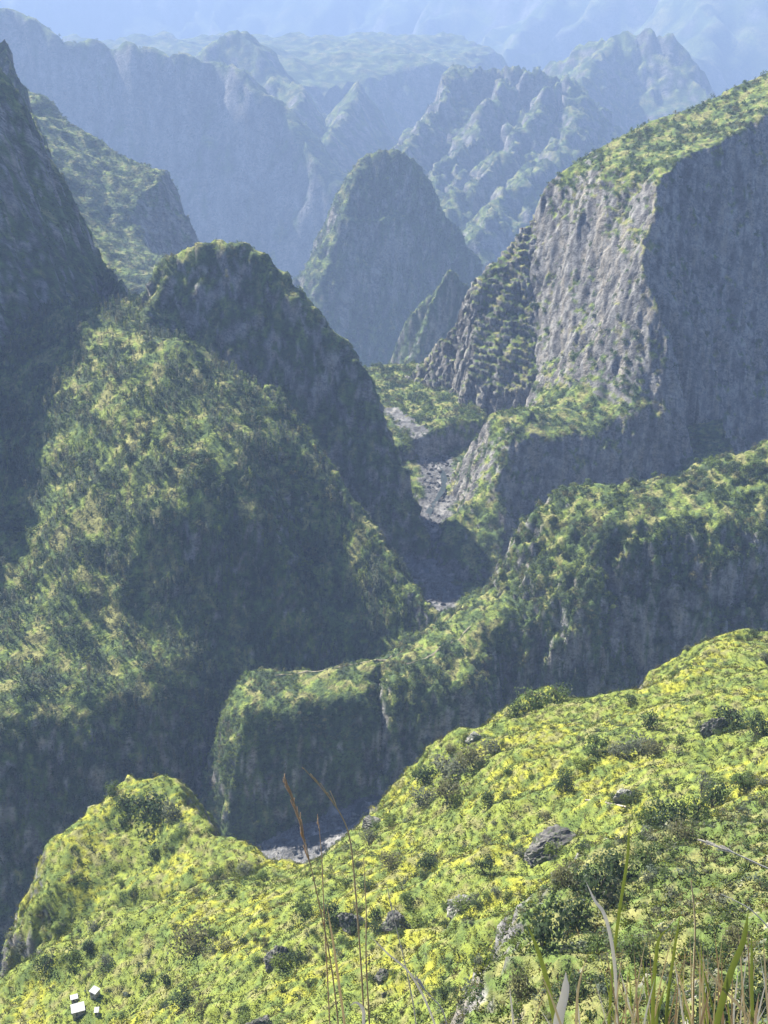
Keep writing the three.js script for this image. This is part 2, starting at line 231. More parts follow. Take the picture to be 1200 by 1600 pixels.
shelfForm({ name: 'near_bluff', crag: 1.4, meadow: 1, res: 1, reach: 90, ribScale: 9, rib: 4, bumpy: 2, bumpLen: 14, lip: 2, rim: [[765, 1620, 118], [770, 1540, 135], [778, 1480, 150], [800, 1430, 165], [840, 1380, 182], [900, 1330, 200], [1000, 1290, 218], [1200, 1250, 226], [1500, 1250, 220], [1600, 1640, 60], [1200, 1680, 62], [900, 1720, 85]], inside: [[1000, 1560, 112], [1200, 1560, 92], [1100, 1420, 150]], cut: prof([[70, INF]]) });

// ---------------------------------------------------------------- meshes of the landforms
const C = (r, g, b) => [r, g, b];
const TONE = { rock: C(0.195, 0.187, 0.174), rockDark: C(0.105, 0.10, 0.095), rockWarm: C(0.185, 0.166, 0.136), grass: C(0.125, 0.158, 0.028), grassPale: C(0.175, 0.172, 0.055), green: C(0.060, 0.092, 0.022), scrub: C(0.036, 0.056, 0.020), forest: C(0.028, 0.046, 0.018), meadow: C(0.155, 0.185, 0.025), sunny: C(0.235, 0.240, 0.023), lush: C(0.085, 0.122, 0.023), bluff: C(0.125, 0.138, 0.038), gravel: C(0.105, 0.103, 0.10) };
// tileable grain: fine and coarse specks of leaf, stem and stone, used as colour grain and as relief
function grainTexture(seed, octaves, depth = 0.62) {
  const S = 1024, R = rng(seed), perm = new Float32Array(65536).map(() => R()), L = new Float32Array(S * S), Hh = new Float32Array(S * S);
  for (const [period, amp] of octaves) {
    const off = Math.floor(R() * 60000), at2 = (i, j) => perm[(off + ((i % period) + (j % period) * period) * 7919) & 65535], c = S / period;
    for (let y = 0; y < S; y++) for (let x = 0; x < S; x++) {
      const fx = x / c, fy = y / c, i = Math.floor(fx), j = Math.floor(fy), u = fx - i, v = fy - j, su = u * u * (3 - 2 * u), sv = v * v * (3 - 2 * v);
      L[y * S + x] += amp * (lerp(lerp(at2(i, j), at2(i + 1, j), su), lerp(at2(i, j + 1), at2(i + 1, j + 1), su), sv) - 0.5);
    }
  }
  const col = new Uint8Array(S * S * 4), rel = new Uint8Array(S * S * 4), enc = (x) => Math.round(255 * Math.pow(clamp(x, 0, 1), 1 / 2.2));
  for (let i = 0; i < S * S; i++) { const m = clamp(0.66 + depth * L[i], 0.22, 1), h = 0.05 * (perm[(i * 13) & 65535] - 0.5); col.set([enc(m * (1 + h)), enc(m), enc(m * (1 - h)), 255], i * 4); const q = Math.round(255 * clamp(0.5 + 0.6 * L[i], 0, 1)); rel.set([q, q, q, 255], i * 4); }
  return [col, rel].map((d, k) => { const t = new THREE.DataTexture(d, S, S); t.wrapS = t.wrapT = THREE.RepeatWrapping; t.magFilter = THREE.LinearFilter; if (!k) t.colorSpace = THREE.SRGBColorSpace; t.needsUpdate = true; return t; });
}
const [grainCol, grainRel] = grainTexture(61, [[9, 0.5], [23, 0.6], [53, 0.7], [113, 0.7], [241, 0.6], [487, 0.5]]);
const [meadowCol, meadowRel] = grainTexture(67, [[13, 0.5], [31, 0.6], [71, 0.6], [151, 0.6], [307, 0.6]], 0.42);
const groundMat = new THREE.MeshStandardMaterial({ color: 0xffffff, vertexColors: true, roughness: 1, map: meadowCol, bumpMap: meadowRel, bumpScale: 0.22 });
const cragMat = new THREE.MeshStandardMaterial({ color: 0xffffff, vertexColors: true, roughness: 1, map: grainCol, bumpMap: grainRel, bumpScale: 1.0 });
const farMat = new THREE.MeshStandardMaterial({ color: 0xffffff, vertexColors: true, roughness: 1, map: grainCol, bumpMap: grainRel, bumpScale: 6 });
const ROCK = 0, GRASS = 1, SCRUB = 2, FOREST = 3, GRAVEL = 4;
// what grows or lies at a point: rock where the face is steep or broken, else grass, scrub or trees in patches
function classify(f, x, y, z, ny) {
  const k = f.patch ?? 40, a = fbm2(x / k + 3, z / k, 3), b = fbm3(x / 9, y / 9, z / 9, 3), far = f.kindOf === 'far';
  if (f.name === 'valley_terrace') { const u = clamp((-z - 1240) / 110, 0, 1), cx = lerp(upper[1][0], upper[0][0], u); if (z > -1350 && Math.abs(x - cx) + 14 * b < 11) return GRAVEL; }
  if (f === bed) { const d = bed.distance(x, z); return d + 10 * b < (z > -790 ? 32 : 20) + 8 * a ? GRAVEL : b > 0.05 ? SCRUB : GRASS; }
  const rock = (f.rockAt ?? 0.5) - ny + 0.30 * (far ? fbm3(x / 40, y / 40, z / 40, 3) : b) + 0.14 * a;
  if (rock > 0) return ROCK;
  const t = a + 0.5 * b + (f.wood ?? 0);
  return t > 0.42 ? FOREST : t > 0.08 || (ny < 0.5 && !f.meadow) ? SCRUB : GRASS;     // no meadow on cliffs
}
const upper = [at(605, 640, 1345), at(668, 690, 1245)], tmp = new THREE.Color();
function toneOf(f, cls, x, y, z) {
  const a = fbm2(x / 23 + 50, z / 23 + y / 31, 3), b = n3(x / 3.1, y / 3.1, z / 3.1), v = 1 + (f.meadow ? 0.12 : 0.22) * b;
  let c;
  if (f.meadow && cls !== ROCK) { const q = fbm2(x / 7 + 5, z / 7, 3) + 0.6 * a; c = q > 0.30 ? TONE.lush : q < -0.3 ? TONE.grassPale : q > 0.08 ? (f.name === 'near_bluff' ? TONE.lush : TONE.grass) : f.name === 'near_bluff' ? TONE.bluff : fbm2(x / 42 + 11, z / 42 - 6, 3) + 0.25 * q > 0.06 ? TONE.sunny : TONE.meadow; }
  else if (cls === ROCK) c = a > 0.12 ? TONE.rockDark : a < -0.22 ? TONE.rockWarm : TONE.rock;
  else if (cls === GRASS) c = a > 0.18 ? TONE.green : a < -0.12 ? TONE.grassPale : TONE.grass;
  else if (cls === SCRUB) c = a > 0 ? TONE.scrub : TONE.green;
  else if (cls === GRAVEL) c = a > 0.2 ? TONE.rock : TONE.gravel;
  else c = TONE.forest;
  return [c[0] * v * 1.6, c[1] * v * 1.6, c[2] * v * 1.6];     // the grain map averages two thirds
}
function meshOf(f) {
  let box = f.box;
  if (!box) {
    const all = (f.crests ? f.crests.flatMap((c) => c.pts) : [...f.rim]).map((q) => q.w ? q.w : at(q[0], q[1], q[2] * (f.k ?? 1))), m = f.margin ?? (f.crests ? 420 : 160) * (f.k ?? 1);
    box = [Math.min(...all.map((q) => q[0])) - m, Math.max(...all.map((q) => q[0])) + m, Math.min(...all.map((q) => q[2])) - m, Math.max(...all.map((q) => q[2])) + m];
  }
  const r = f.res, nx = Math.ceil((box[1] - box[0]) / r), nz = Math.ceil((box[3] - box[2]) / r), Y = new Float32Array((nx + 1) * (nz + 1)), keep = new Uint8Array(Y.length);
  for (let j = 0; j <= nz; j++) for (let i = 0; i <= nx; i++) {
    const x = box[0] + i * r, z = box[2] + j * r, k = j * (nx + 1) + i;
    if (Math.abs(x) > -z * 0.40 + 130 || z > -30) { Y[k] = NaN; continue; }
    const h = f.height(x, z); Y[k] = Math.max(h, -1590);
    if (h > -1585 && h > top2(x, z, f) - 1.5 - 0.3 * r) keep[k] = 1;
  }
  const id = new Int32Array(Y.length).fill(-1), pos = [], idx = [];
  const v = (k) => { if (id[k] < 0) { id[k] = pos.length / 3; pos.push(box[0] + (k % (nx + 1)) * r, Y[k], box[2] + Math.floor(k / (nx + 1)) * r); } return id[k]; };
  for (let j = 0; j < nz; j++) for (let i = 0; i < nx; i++) {
    const a = j * (nx + 1) + i, b = a + 1, c = a + nx + 1, d = c + 1;
    if (!(keep[a] || keep[b] || keep[c] || keep[d]) || !(Y[a] + Y[b] + Y[c] + Y[d] > -1e8)) continue;
    if (Math.abs(Y[a] - Y[d]) < Math.abs(Y[b] - Y[c])) idx.push(v(a), v(c), v(d), v(a), v(d), v(b)); else idx.push(v(a), v(c), v(b), v(b), v(c), v(d));
  }
  const g = new THREE.BufferGeometry(), P = new Float32Array(pos);
  g.setAttribute('position', new THREE.BufferAttribute(P, 3)); g.setIndex(idx); g.computeVertexNormals();
  const N = g.attributes.normal.array, amp = f.rough ?? 1.2 * Math.sqrt(r), L = f.roughLen ?? 5 * r, n = P.length / 3, cls = new Uint8Array(n), col = new Float32Array(n * 3);
  for (let i = 0; i < n; i++) {
    const k = i * 3, x = P[k], y = P[k + 1], z = P[k + 2], st = 1 - smooth(0.45, 0.8, N[k + 1]);
    let d = 0;
    if (f.crag) { const q = f.crag * (f.cragLen ?? 4.5); let s = 0, w = 1, e = 1; for (let o = 0; o < 3; o++) { s += w * (Math.abs(n3(x / q * e + 31, y / (q * 1.5) * e, z / q * e)) - 0.3); w *= 0.55; e *= 2.1; } d += f.crag * (0.25 + 0.75 * st) * s; }
    d += amp * (f.crag ? 0.4 : 1) * (0.5 + 0.9 * st) * fbm3(x / L, y / (L * 1.4), z / L, 3) * 2;
    if (f.strata) { const q = (y + 0.22 * x + 4 * n3(x / 50, y / 50, z / 50)) / 9; d += f.strata * st * 2.6 * (Math.abs((q - Math.floor(q)) * 2 - 1) > 0.45 ? 0.6 : -0.6); }
    P[k] += N[k] * d; P[k + 1] += N[k + 1] * d; P[k + 2] += N[k + 2] * d;
  }
  g.computeVertexNormals();
  for (let i = 0; i < n; i++) {
    const k = i * 3, x = P[k], y = P[k + 1], z = P[k + 2];
    cls[i] = classify(f, x, y, z, N[k + 1]);
    const c = toneOf(f, cls[i], x, y, z); col[k] = c[0]; col[k + 1] = c[1]; col[k + 2] = c[2];
  }
  g.setAttribute('color', new THREE.BufferAttribute(col, 3));
  const tile = f.meadow ? 26 : (f.k ?? 1) > 1.5 ? 420 : 110, uv = new Float32Array(n * 2);
  for (let i = 0; i < n; i++) { const x = P[i * 3], y = P[i * 3 + 1], z = P[i * 3 + 2]; uv[i * 2] = (x + 0.35 * z) / tile; uv[i * 2 + 1] = (0.6 * z - y) / tile; }
  g.setAttribute('uv', new THREE.BufferAttribute(uv, 2));
  f.cls = cls; return g;
}
let total = 0;
for (const f of landforms) {
  const t0 = Date.now(), g = meshOf(f), m = new THREE.Mesh(g, f.meadow ? groundMat : (f.k ?? 1) > 1.5 ? farMat : cragMat);
  m.name = f.name; m.userData = { kind: 'structure' }; m.castShadow = m.receiveShadow = true; scene.add(m); f.geo = g;
  total += g.index.count / 3; console.log(f.name, g.index.count / 3, Date.now() - t0, 'ms');
}
{
  const g = new THREE.PlaneGeometry(44000, 44000); g.rotateX(-Math.PI / 2);
  const m = new THREE.Mesh(g, new THREE.MeshStandardMaterial({ color: new THREE.Color(0.06, 0.09, 0.03), roughness: 1 }));
  m.name = 'ground'; m.position.set(0, -1600, -8000); m.userData = { kind: 'structure' }; m.receiveShadow = true; scene.add(m);
}
console.log('triangles', total);

// ---------------------------------------------------------------- vegetation that nobody could count
// leaf clump: small leaf faces spread through lobes of a crown; unit size, base at y = 0
function crownGeo(seed, leaves, o = {}) {
  const R = rng(seed), pos = [], nor = [], lobes = [];
  const nl = o.lobes ?? 5, flat = o.flat ?? 0.8, tall = o.tall ?? 1;
  for (let i = 0; i < nl; i++) { const a = R() * 6.283, q = Math.sqrt(R()) * (o.spread ?? 0.55); lobes.push([Math.cos(a) * q, (0.35 + 0.5 * R()) * tall, Math.sin(a) * q, 0.34 + 0.26 * R()]); }
  const p = new THREE.Vector3(), u = new THREE.Vector3(), w = new THREE.Vector3(), n = new THREE.Vector3();
  for (let i = 0; i < leaves; i++) {
    const [cx, cy, cz, cr] = lobes[i % nl];
    n.set(R() * 2 - 1, R() * 1.7 - 0.7, R() * 2 - 1).normalize();
    const q = cr * (0.72 + 0.4 * R());
    p.set(cx + n.x * q, Math.max(0.02, cy + n.y * q * flat * tall), cz + n.z * q);
    const s = (o.leaf ?? 0.2) * (0.6 + 0.8 * R());
    w.set(R() - 0.5, R() - 0.5, R() - 0.5); u.crossVectors(n, w).normalize(); w.crossVectors(n, u).addScaledVector(n, (R() - 0.5) * 1.1).normalize(); u.addScaledVector(n, (R() - 0.5) * 0.9);
    const a = p.clone().addScaledVector(u, -s * 0.5), b = p.clone().addScaledVector(w, -s * 0.45), c = p.clone().addScaledVector(u, s * 0.5), d = p.clone().addScaledVector(w, s * 0.6);
    for (const t of [[a, b, c], [a, c, d]]) for (const e of t) { pos.push(e.x, e.y, e.z); const m = n.clone().add(new THREE.Vector3(0, o.up ?? 0.25, 0)).normalize(); nor.push(m.x, m.y, m.z); }
  }
  const g = new THREE.BufferGeometry(); g.setAttribute('position', new THREE.Float32BufferAttribute(pos, 3)); g.setAttribute('normal', new THREE.Float32BufferAttribute(nor, 3)); return g;
}
function tuftGeo(seed, blades) {
  const R = rng(seed), pos = [], nor = [];
  for (let i = 0; i < blades; i++) {
    const a = R() * 6.283, q = Math.sqrt(R()) * 0.8, x = Math.cos(a) * q, z = Math.sin(a) * q, b = R() * 6.283, lean = 0.2 + 0.3 * R(), h = 0.08 + 0.14 * R(), w = 0.03 + 0.03 * R();
    const tx = x + Math.cos(b) * lean, tz = z + Math.sin(b) * lean, px = -Math.sin(b) * w, pz = Math.cos(b) * w, mx = x + Math.cos(b) * lean * 0.5, mz = z + Math.sin(b) * lean * 0.5;
    pos.push(x + px, 0, z + pz, x - px, 0, z - pz, mx - px, h * 0.7, mz - pz, x + px, 0, z + pz, mx - px, h * 0.7, mz - pz, mx + px, h * 0.7, mz + pz, mx + px, h * 0.7, mz + pz, mx - px, h * 0.7, mz - pz, tx, h, tz);
    const n = new THREE.Vector3(Math.cos(b) * 0.3, 0.9, Math.sin(b) * 0.3).normalize(); for (let k = 0; k < 9; k++) nor.push(n.x, n.y, n.z);
  }
  const g = new THREE.BufferGeometry(); g.setAttribute('position', new THREE.Float32BufferAttribute(pos, 3)); g.setAttribute('normal', new THREE.Float32BufferAttribute(nor, 3)); return g;
}
const leafMat = new THREE.MeshPhysicalMaterial({ color: 0xffffff, roughness: 1, transmission: 0.5, thickness: 0, side: THREE.DoubleSide, specularIntensity: 0.3 });
const grassMat = new THREE.MeshPhysicalMaterial({ color: 0xffffff, roughness: 1, transmission: 0.6, thickness: 0, side: THREE.DoubleSide, specularIntensity: 0.3 });
const inFrame = (x, y, z, m = 1.12) => { const c = Math.cos(PITCH), s = Math.sin(PITCH), dy = y - EYE_Y, w = -z * c - dy * s, up = dy * c - z * s; return w > 1 && Math.abs(x / w) < 600 / FOCAL * m + 0.02 && Math.abs(up / w) < 800 / FOCAL * m; };
// random points on a landform's surface, density per square metre
function scatter(f, density, seed, each) {
  const R = rng(seed), P = f.geo.attributes.position.array, N = f.geo.attributes.normal.array, I = f.geo.index.array;
  let carry = 0;
  for (let t = 0; t < I.length; t += 3) {
    const a = I[t] * 3, b = I[t + 1] * 3, c = I[t + 2] * 3;
    const ux = P[b] - P[a], uy = P[b + 1] - P[a + 1], uz = P[b + 2] - P[a + 2], vx = P[c] - P[a], vy = P[c + 1] - P[a + 1], vz = P[c + 2] - P[a + 2];
    carry += 0.5 * Math.hypot(uy * vz - uz * vy, uz * vx - ux * vz, ux * vy - uy * vx) * density;
    while (carry > 1 || R() < carry) {
      carry -= 1;
      let p = R(), q = R(); if (p + q > 1) { p = 1 - p; q = 1 - q; }
      const x = P[a] + ux * p + vx * q, y = P[a + 1] + uy * p + vy * q, z = P[a + 2] + uz * p + vz * q;
      if (inFrame(x, y, z)) each(x, y, z, N[a + 1], f.cls[I[t + (p > 0.5 ? 1 : q > 0.5 ? 2 : 0)]], R);
      if (carry <= 0) break;
    }
  }
}
const beds = new Map();   // name -> {geo, list}
function put(name, geo, mat, x, y, z, sx, sy, turn, rgb, tilt = 0) {
  if (!beds.has(name)) beds.set(name, { geo, mat, m: [], c: [] });
  const b = beds.get(name), M = new THREE.Matrix4().compose(new THREE.Vector3(x, y, z), new THREE.Quaternion().setFromEuler(new THREE.Euler(tilt * Math.cos(turn * 7), turn, tilt * Math.sin(turn * 7))), new THREE.Vector3(sx, sy, sx));
  b.m.push(M); b.c.push(rgb);
}
const crowns = [crownGeo(1, 70, { lobes: 5 }), crownGeo(2, 70, { lobes: 6, spread: 0.65 }), crownGeo(3, 60, { lobes: 4, tall: 1.3 })];
const upright = [crownGeo(5, 60, { lobes: 4, spread: 0.2, tall: 2.6, leaf: 0.26 }), crownGeo(6, 60, { lobes: 5, spread: 0.25, tall: 2.2, leaf: 0.26 })];
const lows = [crownGeo(8, 46, { lobes: 5, spread: 0.75, tall: 0.55, leaf: 0.24, up: 1.1 }), crownGeo(9, 60, { lobes: 7, spread: 0.8, tall: 0.5, leaf: 0.24, up: 1.1 })];
const tufts = [tuftGeo(12, 24), tuftGeo(13, 24), tuftGeo(14, 20)];
const vary = (c, R, k = 0.3) => { const v = 1 + (R() - 0.5) * 2 * k, w = (R() - 0.5) * 0.25; return [c[0] * v * (1 + w), c[1] * v, c[2] * v * (1 - w)]; };
const LEAF = { dark: C(0.042, 0.070, 0.022), mid: C(0.075, 0.115, 0.024), bright: C(0.12, 0.160, 0.022), olive: C(0.12, 0.12, 0.045), grey: C(0.13, 0.145, 0.09), yellow: C(0.225, 0.235, 0.022), straw: C(0.23, 0.20, 0.08), lime: C(0.155, 0.195, 0.023) };
function woodland(f, density, size, seed, o = {}) {
  scatter(f, density, seed, (x, y, z, ny, cls, R) => {
    const a = fbm2(x / 35 + 90, z / 35, 3), u = R();
    if (cls === GRAVEL || (cls === ROCK && u > (o.onRock ?? 0.12)) || (cls === GRASS && u > (o.onGrass ?? 0.3))) return;
    const up = o.upright ? fbm2(x / 60 - 20, z / 60, 2) + (o.upright - 0.5) > 0 : false, i = Math.floor(R() * 3);
    const s = size * (0.55 + 0.8 * R()) * (cls === GRASS || cls === ROCK ? 0.6 : 1);
    const base = a > 0.22 ? LEAF.bright : a < -0.25 ? LEAF.olive : u > 0.6 ? LEAF.mid : LEAF.dark;
    if (up) put('tall_tree_stand_' + (i % 2), upright[i % 2], leafMat, x, y - s * 0.2, z, s * 0.5, s * 0.8, R() * 6.28, vary(u > 0.55 ? LEAF.grey : base, R), 0.03);
    else put('woodland_' + i, crowns[i], leafMat, x, y - s * 0.25, z, s * (0.8 + 0.3 * R()), s * (0.75 + 0.4 * R()), R() * 6.28, vary(base, R), 0.1);
  });
}
const by = (name) => landforms.find((f) => f.name === name);
woodland(by('forest_slope'), 0.055, 5.0, 101, { upright: 0.72, onGrass: 0.5, onRock: 0.35 });
woodland(by('forest_crest'), 0.12, 2.2, 117, { onGrass: 0.7 });
woodland(by('pyramid_peak'), 0.05, 2.6, 102, { onRock: 0.3 });
woodland(by('left_wall'), 0.014, 3.2, 103, { onRock: 0.3 });
woodland(by('sunlit_spur'), 0.02, 5.0, 104, { onRock: 0.2 });
woodland(by('mid_peak'), 0.006, 6.5, 105, { onRock: 0.25 });
woodland(by('small_spur'), 0.015, 5, 106);
woodland(by('right_mountain'), 0.035, 4.4, 107, { onRock: 0.06 });
woodland(by('layered_buttress'), 0.03, 3, 108, { onRock: 0.1 });
woodland(by('valley_spur'), 0.07, 3, 109, { onGrass: 0.6 });
woodland(by('valley_terrace'), 0.05, 4.8, 110, { onGrass: 0.7 });
woodland(by('valley_floor'), 0.03, 3.4, 111, { onGrass: 0.4 });
woodland(by('middle_ridge'), 0.06, 3.6, 112, { onRock: 0.25, onGrass: 0.4 });
woodland(by('river_shoulder'), 0.07, 3.2, 113, { onRock: 0.25, onGrass: 0.5 });
woodland(by('trail_spur'), 0.08, 2.6, 114, { onRock: 0.25, onGrass: 0.4 });
woodland(by('fluted_cliff'), 0.0016, 11, 115, { onRock: 0.1 });
woodland(by('shaded_mountain'), 0.0006, 14, 116, { onRock: 0.1 });
// the near hillside: grass, low leafy cover and shrubs
for (const [name, k] of [['hill', 1], ['knob', 0.8], ['near_bluff', 1]]) {
  const f = by(name), bluff = name === 'near_bluff' ? 1 : 0;
  scatter(f, 0.22 * k, 201, (x, y, z, ny, cls, R) => {
    if (cls === ROCK && R() > 0.25) return;
    const a = fbm2(x / 30 + 7, z / 30, 4), b = fbm2(x / 9, z / 9 + 40, 2), i = Math.floor(R() * 3), s = 0.8 + 0.8 * R();
    const c = !bluff && fbm2(x / 42 + 11, z / 42 - 6, 3) + 0.3 * b > 0.08 ? LEAF.yellow : a + 0.6 * b < -0.36 + 0.2 * bluff ? LEAF.straw : b > 0.05 ? LEAF.lime : b > -0.25 ? LEAF.bright : LEAF.mid;
    put('hillside_grass_' + i, tufts[i], grassMat, x, y, z, s * 1.3, s, R() * 6.28, vary(c, R, 0.2), 0.25);
  });
  scatter(f, (0.10 + 0.08 * bluff) * k, 202, (x, y, z, ny, cls, R) => {
    const a = fbm2(x / 26 + 70, z / 26, 4), i = Math.floor(R() * 2);
    if (a + 0.25 * R() < 0.10 - 0.1 * bluff && R() > 0.3) return;
    const s = 0.5 + 1.0 * R() * R() + (cls === ROCK ? 0.3 : 0), u = R() + a * 0.3, c = u > 0.88 ? LEAF.grey : u < 0.14 ? LEAF.yellow : u < 0.42 ? LEAF.lime : u < 0.7 ? LEAF.bright : LEAF.mid;
    put('hillside_cover_' + i, lows[i], grassMat, x, y - 0.1, z, s, s * (0.5 + 0.4 * R()), R() * 6.28, vary(c, R, 0.22), 0.2);
  });
  scatter(f, (0.045 + 0.05 * bluff) * k, 203, (x, y, z, ny, cls, R) => {
    const a = fbm2(x / 34 - 30, z / 34, 4), i = Math.floor(R() * 3);
    if (a < 0.10 - 0.25 * bluff && R() > 0.08) return;
    const s = 0.8 + 1.5 * R() * R(), u = R(), c = u > 0.7 ? LEAF.grey : u > 0.5 ? LEAF.olive : u > 0.25 ? LEAF.mid : LEAF.dark;
    put('hillside_scrub_' + i, crowns[i], leafMat, x, y - 0.3, z, s * 1.1, s, R() * 6.28, vary(c, R, 0.3), 0.15);
  });
}
for (const [name, b] of beds) {
  const m = new THREE.InstancedMesh(b.geo, b.mat, b.m.length);
  b.m.forEach((M, i) => { m.setMatrixAt(i, M); m.setColorAt(i, tmp.setRGB(...b.c[i])); });
  m.name = name.replace(/_(\d)$/, (_, d) => +d ? '_00' + d : ''); m.castShadow = m.receiveShadow = true;
  const what = m.name.replace(/_\d+$/, '');
  m.userData = { kind: 'stuff', label: { woodland: 'dense green trees and bushes covering the valley slopes', tall_tree_stand: 'stand of narrow upright trees on the left slope', hillside_grass: 'yellow green grass covering the near hillside', hillside_cover: 'low leafy plants between the grass on the near hillside', hillside_scrub: 'small dark scrub dotted over the near hillside' }[what], category: { woodland: 'woodland', tall_tree_stand: 'woodland', hillside_grass: 'grass', hillside_cover: 'plants', hillside_scrub: 'scrub' }[what] };
  scene.add(m); console.log(name, b.m.length);
}
// ---------------------------------------------------------------- things that stand on the ground
const taken = new Map();
const numbered = (n) => { const k = taken.get(n) ?? 0; taken.set(n, k + 1); return k ? n + '_' + String(k).padStart(3, '0') : n; };
function thing(name, label, category, [x, y, z], group) {
  const o = new THREE.Group(); o.name = numbered(name); o.position.set(x, y, z); o.userData = { label, category }; if (group) o.userData.group = group;
  scene.add(o); return o;
}
function part(name, geo, mat, parent) { const m = new THREE.Mesh(geo, mat); m.name = name; m.castShadow = m.receiveShadow = true; parent.add(m); return m; }
const nearForms = ['hill', 'knob', 'near_bluff'].map(by);
const nearTop = (x, z) => Math.max(...nearForms.map((f) => f.height(x, z)));
// the spot on the near ground at a surveyed bearing and dip
function spot(px, py) {
  let a = 60;
  for (let D = 60; D < 520; D += 1.5) { const [x, y, z] = at(px, py, D); if (nearTop(x, z) > y) { a = D; break; } }
  let lo = a - 1.5, hi = a;
  for (let i = 0; i < 10; i++) { const m = (lo + hi) / 2, [x, y, z] = at(px, py, m); if (nearTop(x, z) > y) hi = m; else lo = m; }
  const [x, , z] = at(px, py, hi); return [x, nearTop(x, z), z];
}
const scaleAt = (p) => (-p[2] * Math.cos(PITCH) - (p[1] - EYE_Y) * Math.sin(PITCH)) / FOCAL;     // metres for one pixel of the photograph there
// rocks
const rockMat = new THREE.MeshStandardMaterial({ color: 0xffffff, vertexColors: true, roughness: 0.95, flatShading: false });
function rockGeo(seed, sx, sy, sz, tone = 1) {
  const R = rng(seed), g0 = new THREE.IcosahedronGeometry(1, 12), P = g0.attributes.position.array, cuts = [];
  for (let i = 0; i < 14; i++) cuts.push([new THREE.Vector3(R() * 2 - 1, R() * 1.6 - 0.5, R() * 2 - 1).normalize(), 0.52 + 0.3 * R()]);
  const v = new THREE.Vector3(), col = new Float32Array(P.length);
  for (let i = 0; i < P.length; i += 3) {
    v.set(P[i], P[i + 1], P[i + 2]);
    for (const [n, d] of cuts) { const q = v.dot(n); if (q > d) v.addScaledVector(n, (d - q) * 0.9); }
    const k = 1 + 0.24 * fbm3(v.x * 1.4 + seed, v.y * 1.4, v.z * 1.4, 2) + 0.16 * (0.3 - Math.abs(n3(v.x * 3.3 + seed, v.y * 3.3, v.z * 3.3))) + 0.10 * fbm3(v.x * 7 + seed, v.y * 7, v.z * 7, 3);
    P[i] = v.x * k * sx; P[i + 1] = v.y * k * sy; P[i + 2] = v.z * k * sz;
    const m = fbm3(v.x * 3 + seed, v.y * 3 + 9, v.z * 3, 3), w = 1 + 0.3 * n3(v.x * 14, v.y * 14, v.z * 14), c = m > 0.2 ? [0.16, 0.155, 0.125] : m < -0.22 ? [0.055, 0.07, 0.028] : [0.07, 0.066, 0.063];
    col[i] = c[0] * w * tone; col[i + 1] = c[1] * w * tone; col[i + 2] = c[2] * w * tone;
  }
  g0.setAttribute('color', new THREE.BufferAttribute(col, 3)); g0.computeVertexNormals(); return g0;
}
// px, py of its foot; width and height in pixels of the photograph
const rocks = [
  [862, 1328, 112, 48, 'long dark boulder outcrop sloping down left of the thick bush clump', 1, 0.35],
  [622, 1452, 66, 62, 'tall dark boulder with a steep right face, at the middle of the near slope', 1, -0.2],
  [548, 1448, 50, 44, 'dark boulder just left of the tall steep boulder', 1, 0],
  [434, 1502, 62, 46, 'dark jagged boulder alone on the grass above the bottom edge', 1, 0.2],
  [600, 1528, 36, 26, 'small rounded dark boulder below the two tall boulders', 1, 0],
  [600, 1556, 14, 14, 'tiny dark stone directly under the small rounded boulder', 1, 0],
  [722, 1418, 56, 34, 'pale flat rock patch showing through the grass right of the tall boulder', 1.9, 0.3],
  [586, 1290, 54, 28, 'dark rock face capped with grass on the rim beside the gorge', 1, 0],
  [412, 1606, 58, 26, 'dark brown rock cut by the bottom edge of the picture', 0.9, 0],
  [976, 1246, 40, 32, 'grey boulder between low shrubs on the upper right slope', 2.4, 0.4],
  [1118, 1142, 44, 46, 'dark upright rock among shrubs near the right edge', 1.2, 0],
  [742, 1154, 34, 20, 'grey stone by the grey shrubs on the left rim of the slope', 2, 0],
  [198, 1556, 12, 18, 'pale stone standing right of the white sheds', 4, 0],
];
rocks.forEach(([px, py, w, h, label, tone, turn], i) => {
  const p = spot(px, py), k = scaleAt(p), o = thing('boulder', label, 'rock', p);
  const sx = w * k * 0.48, sy = h * k * 0.66;
  const m = part('stone', rockGeo(300 + i * 7, sx, sy, sx * 0.7, tone), rockMat, o); m.position.y = sy * 0.02; m.rotation.set(0, turn, -turn * 0.5);
});
// shrubs
const shrubGeos = [0, 1, 2, 3, 4, 5].map((i) => crownGeo(400 + i * 13, 620, { lobes: 8 + i, spread: 0.6, tall: i % 3 === 2 ? 1.25 : 1, leaf: 0.105, flat: 0.85 }));
function stemGeo(seed) {
  const R = rng(seed), list = [];
  for (let i = 0; i < 5; i++) { const a = R() * 6.28, q = 0.25 + 0.3 * R(), c = new THREE.QuadraticBezierCurve3(new THREE.Vector3(0, -0.3, 0), new THREE.Vector3(Math.cos(a) * q * 0.3, 0.3, Math.sin(a) * q * 0.3), new THREE.Vector3(Math.cos(a) * q, 0.75, Math.sin(a) * q)); list.push(new THREE.TubeGeometry(c, 4, 0.028, 5)); }
  return mergeGeometries(list);
}
const stemGeos = [stemGeo(1), stemGeo(2), stemGeo(3)], barkMat = new THREE.MeshStandardMaterial({ color: new THREE.Color(0.09, 0.07, 0.05), roughness: 1 });
const leafMats = {};
const foliageMat = (k) => leafMats[k] ??= Object.assign(leafMat.clone(), { color: new THREE.Color().setRGB(...LEAF[k]) });
let shrubSeed = 0;
function shrub(name, label, group, p, rx, ry, tone, category = 'shrub') {
  const i = shrubSeed++, o = thing(name, label, category, p, group);
  o.rotation.y = i * 2.4; o.scale.set(rx, ry, rx);
  part('stem', stemGeos[i % 3], barkMat, o); const f = part('foliage', shrubGeos[i % 6], foliageMat(tone), o); f.position.y = -0.06; return o;
}
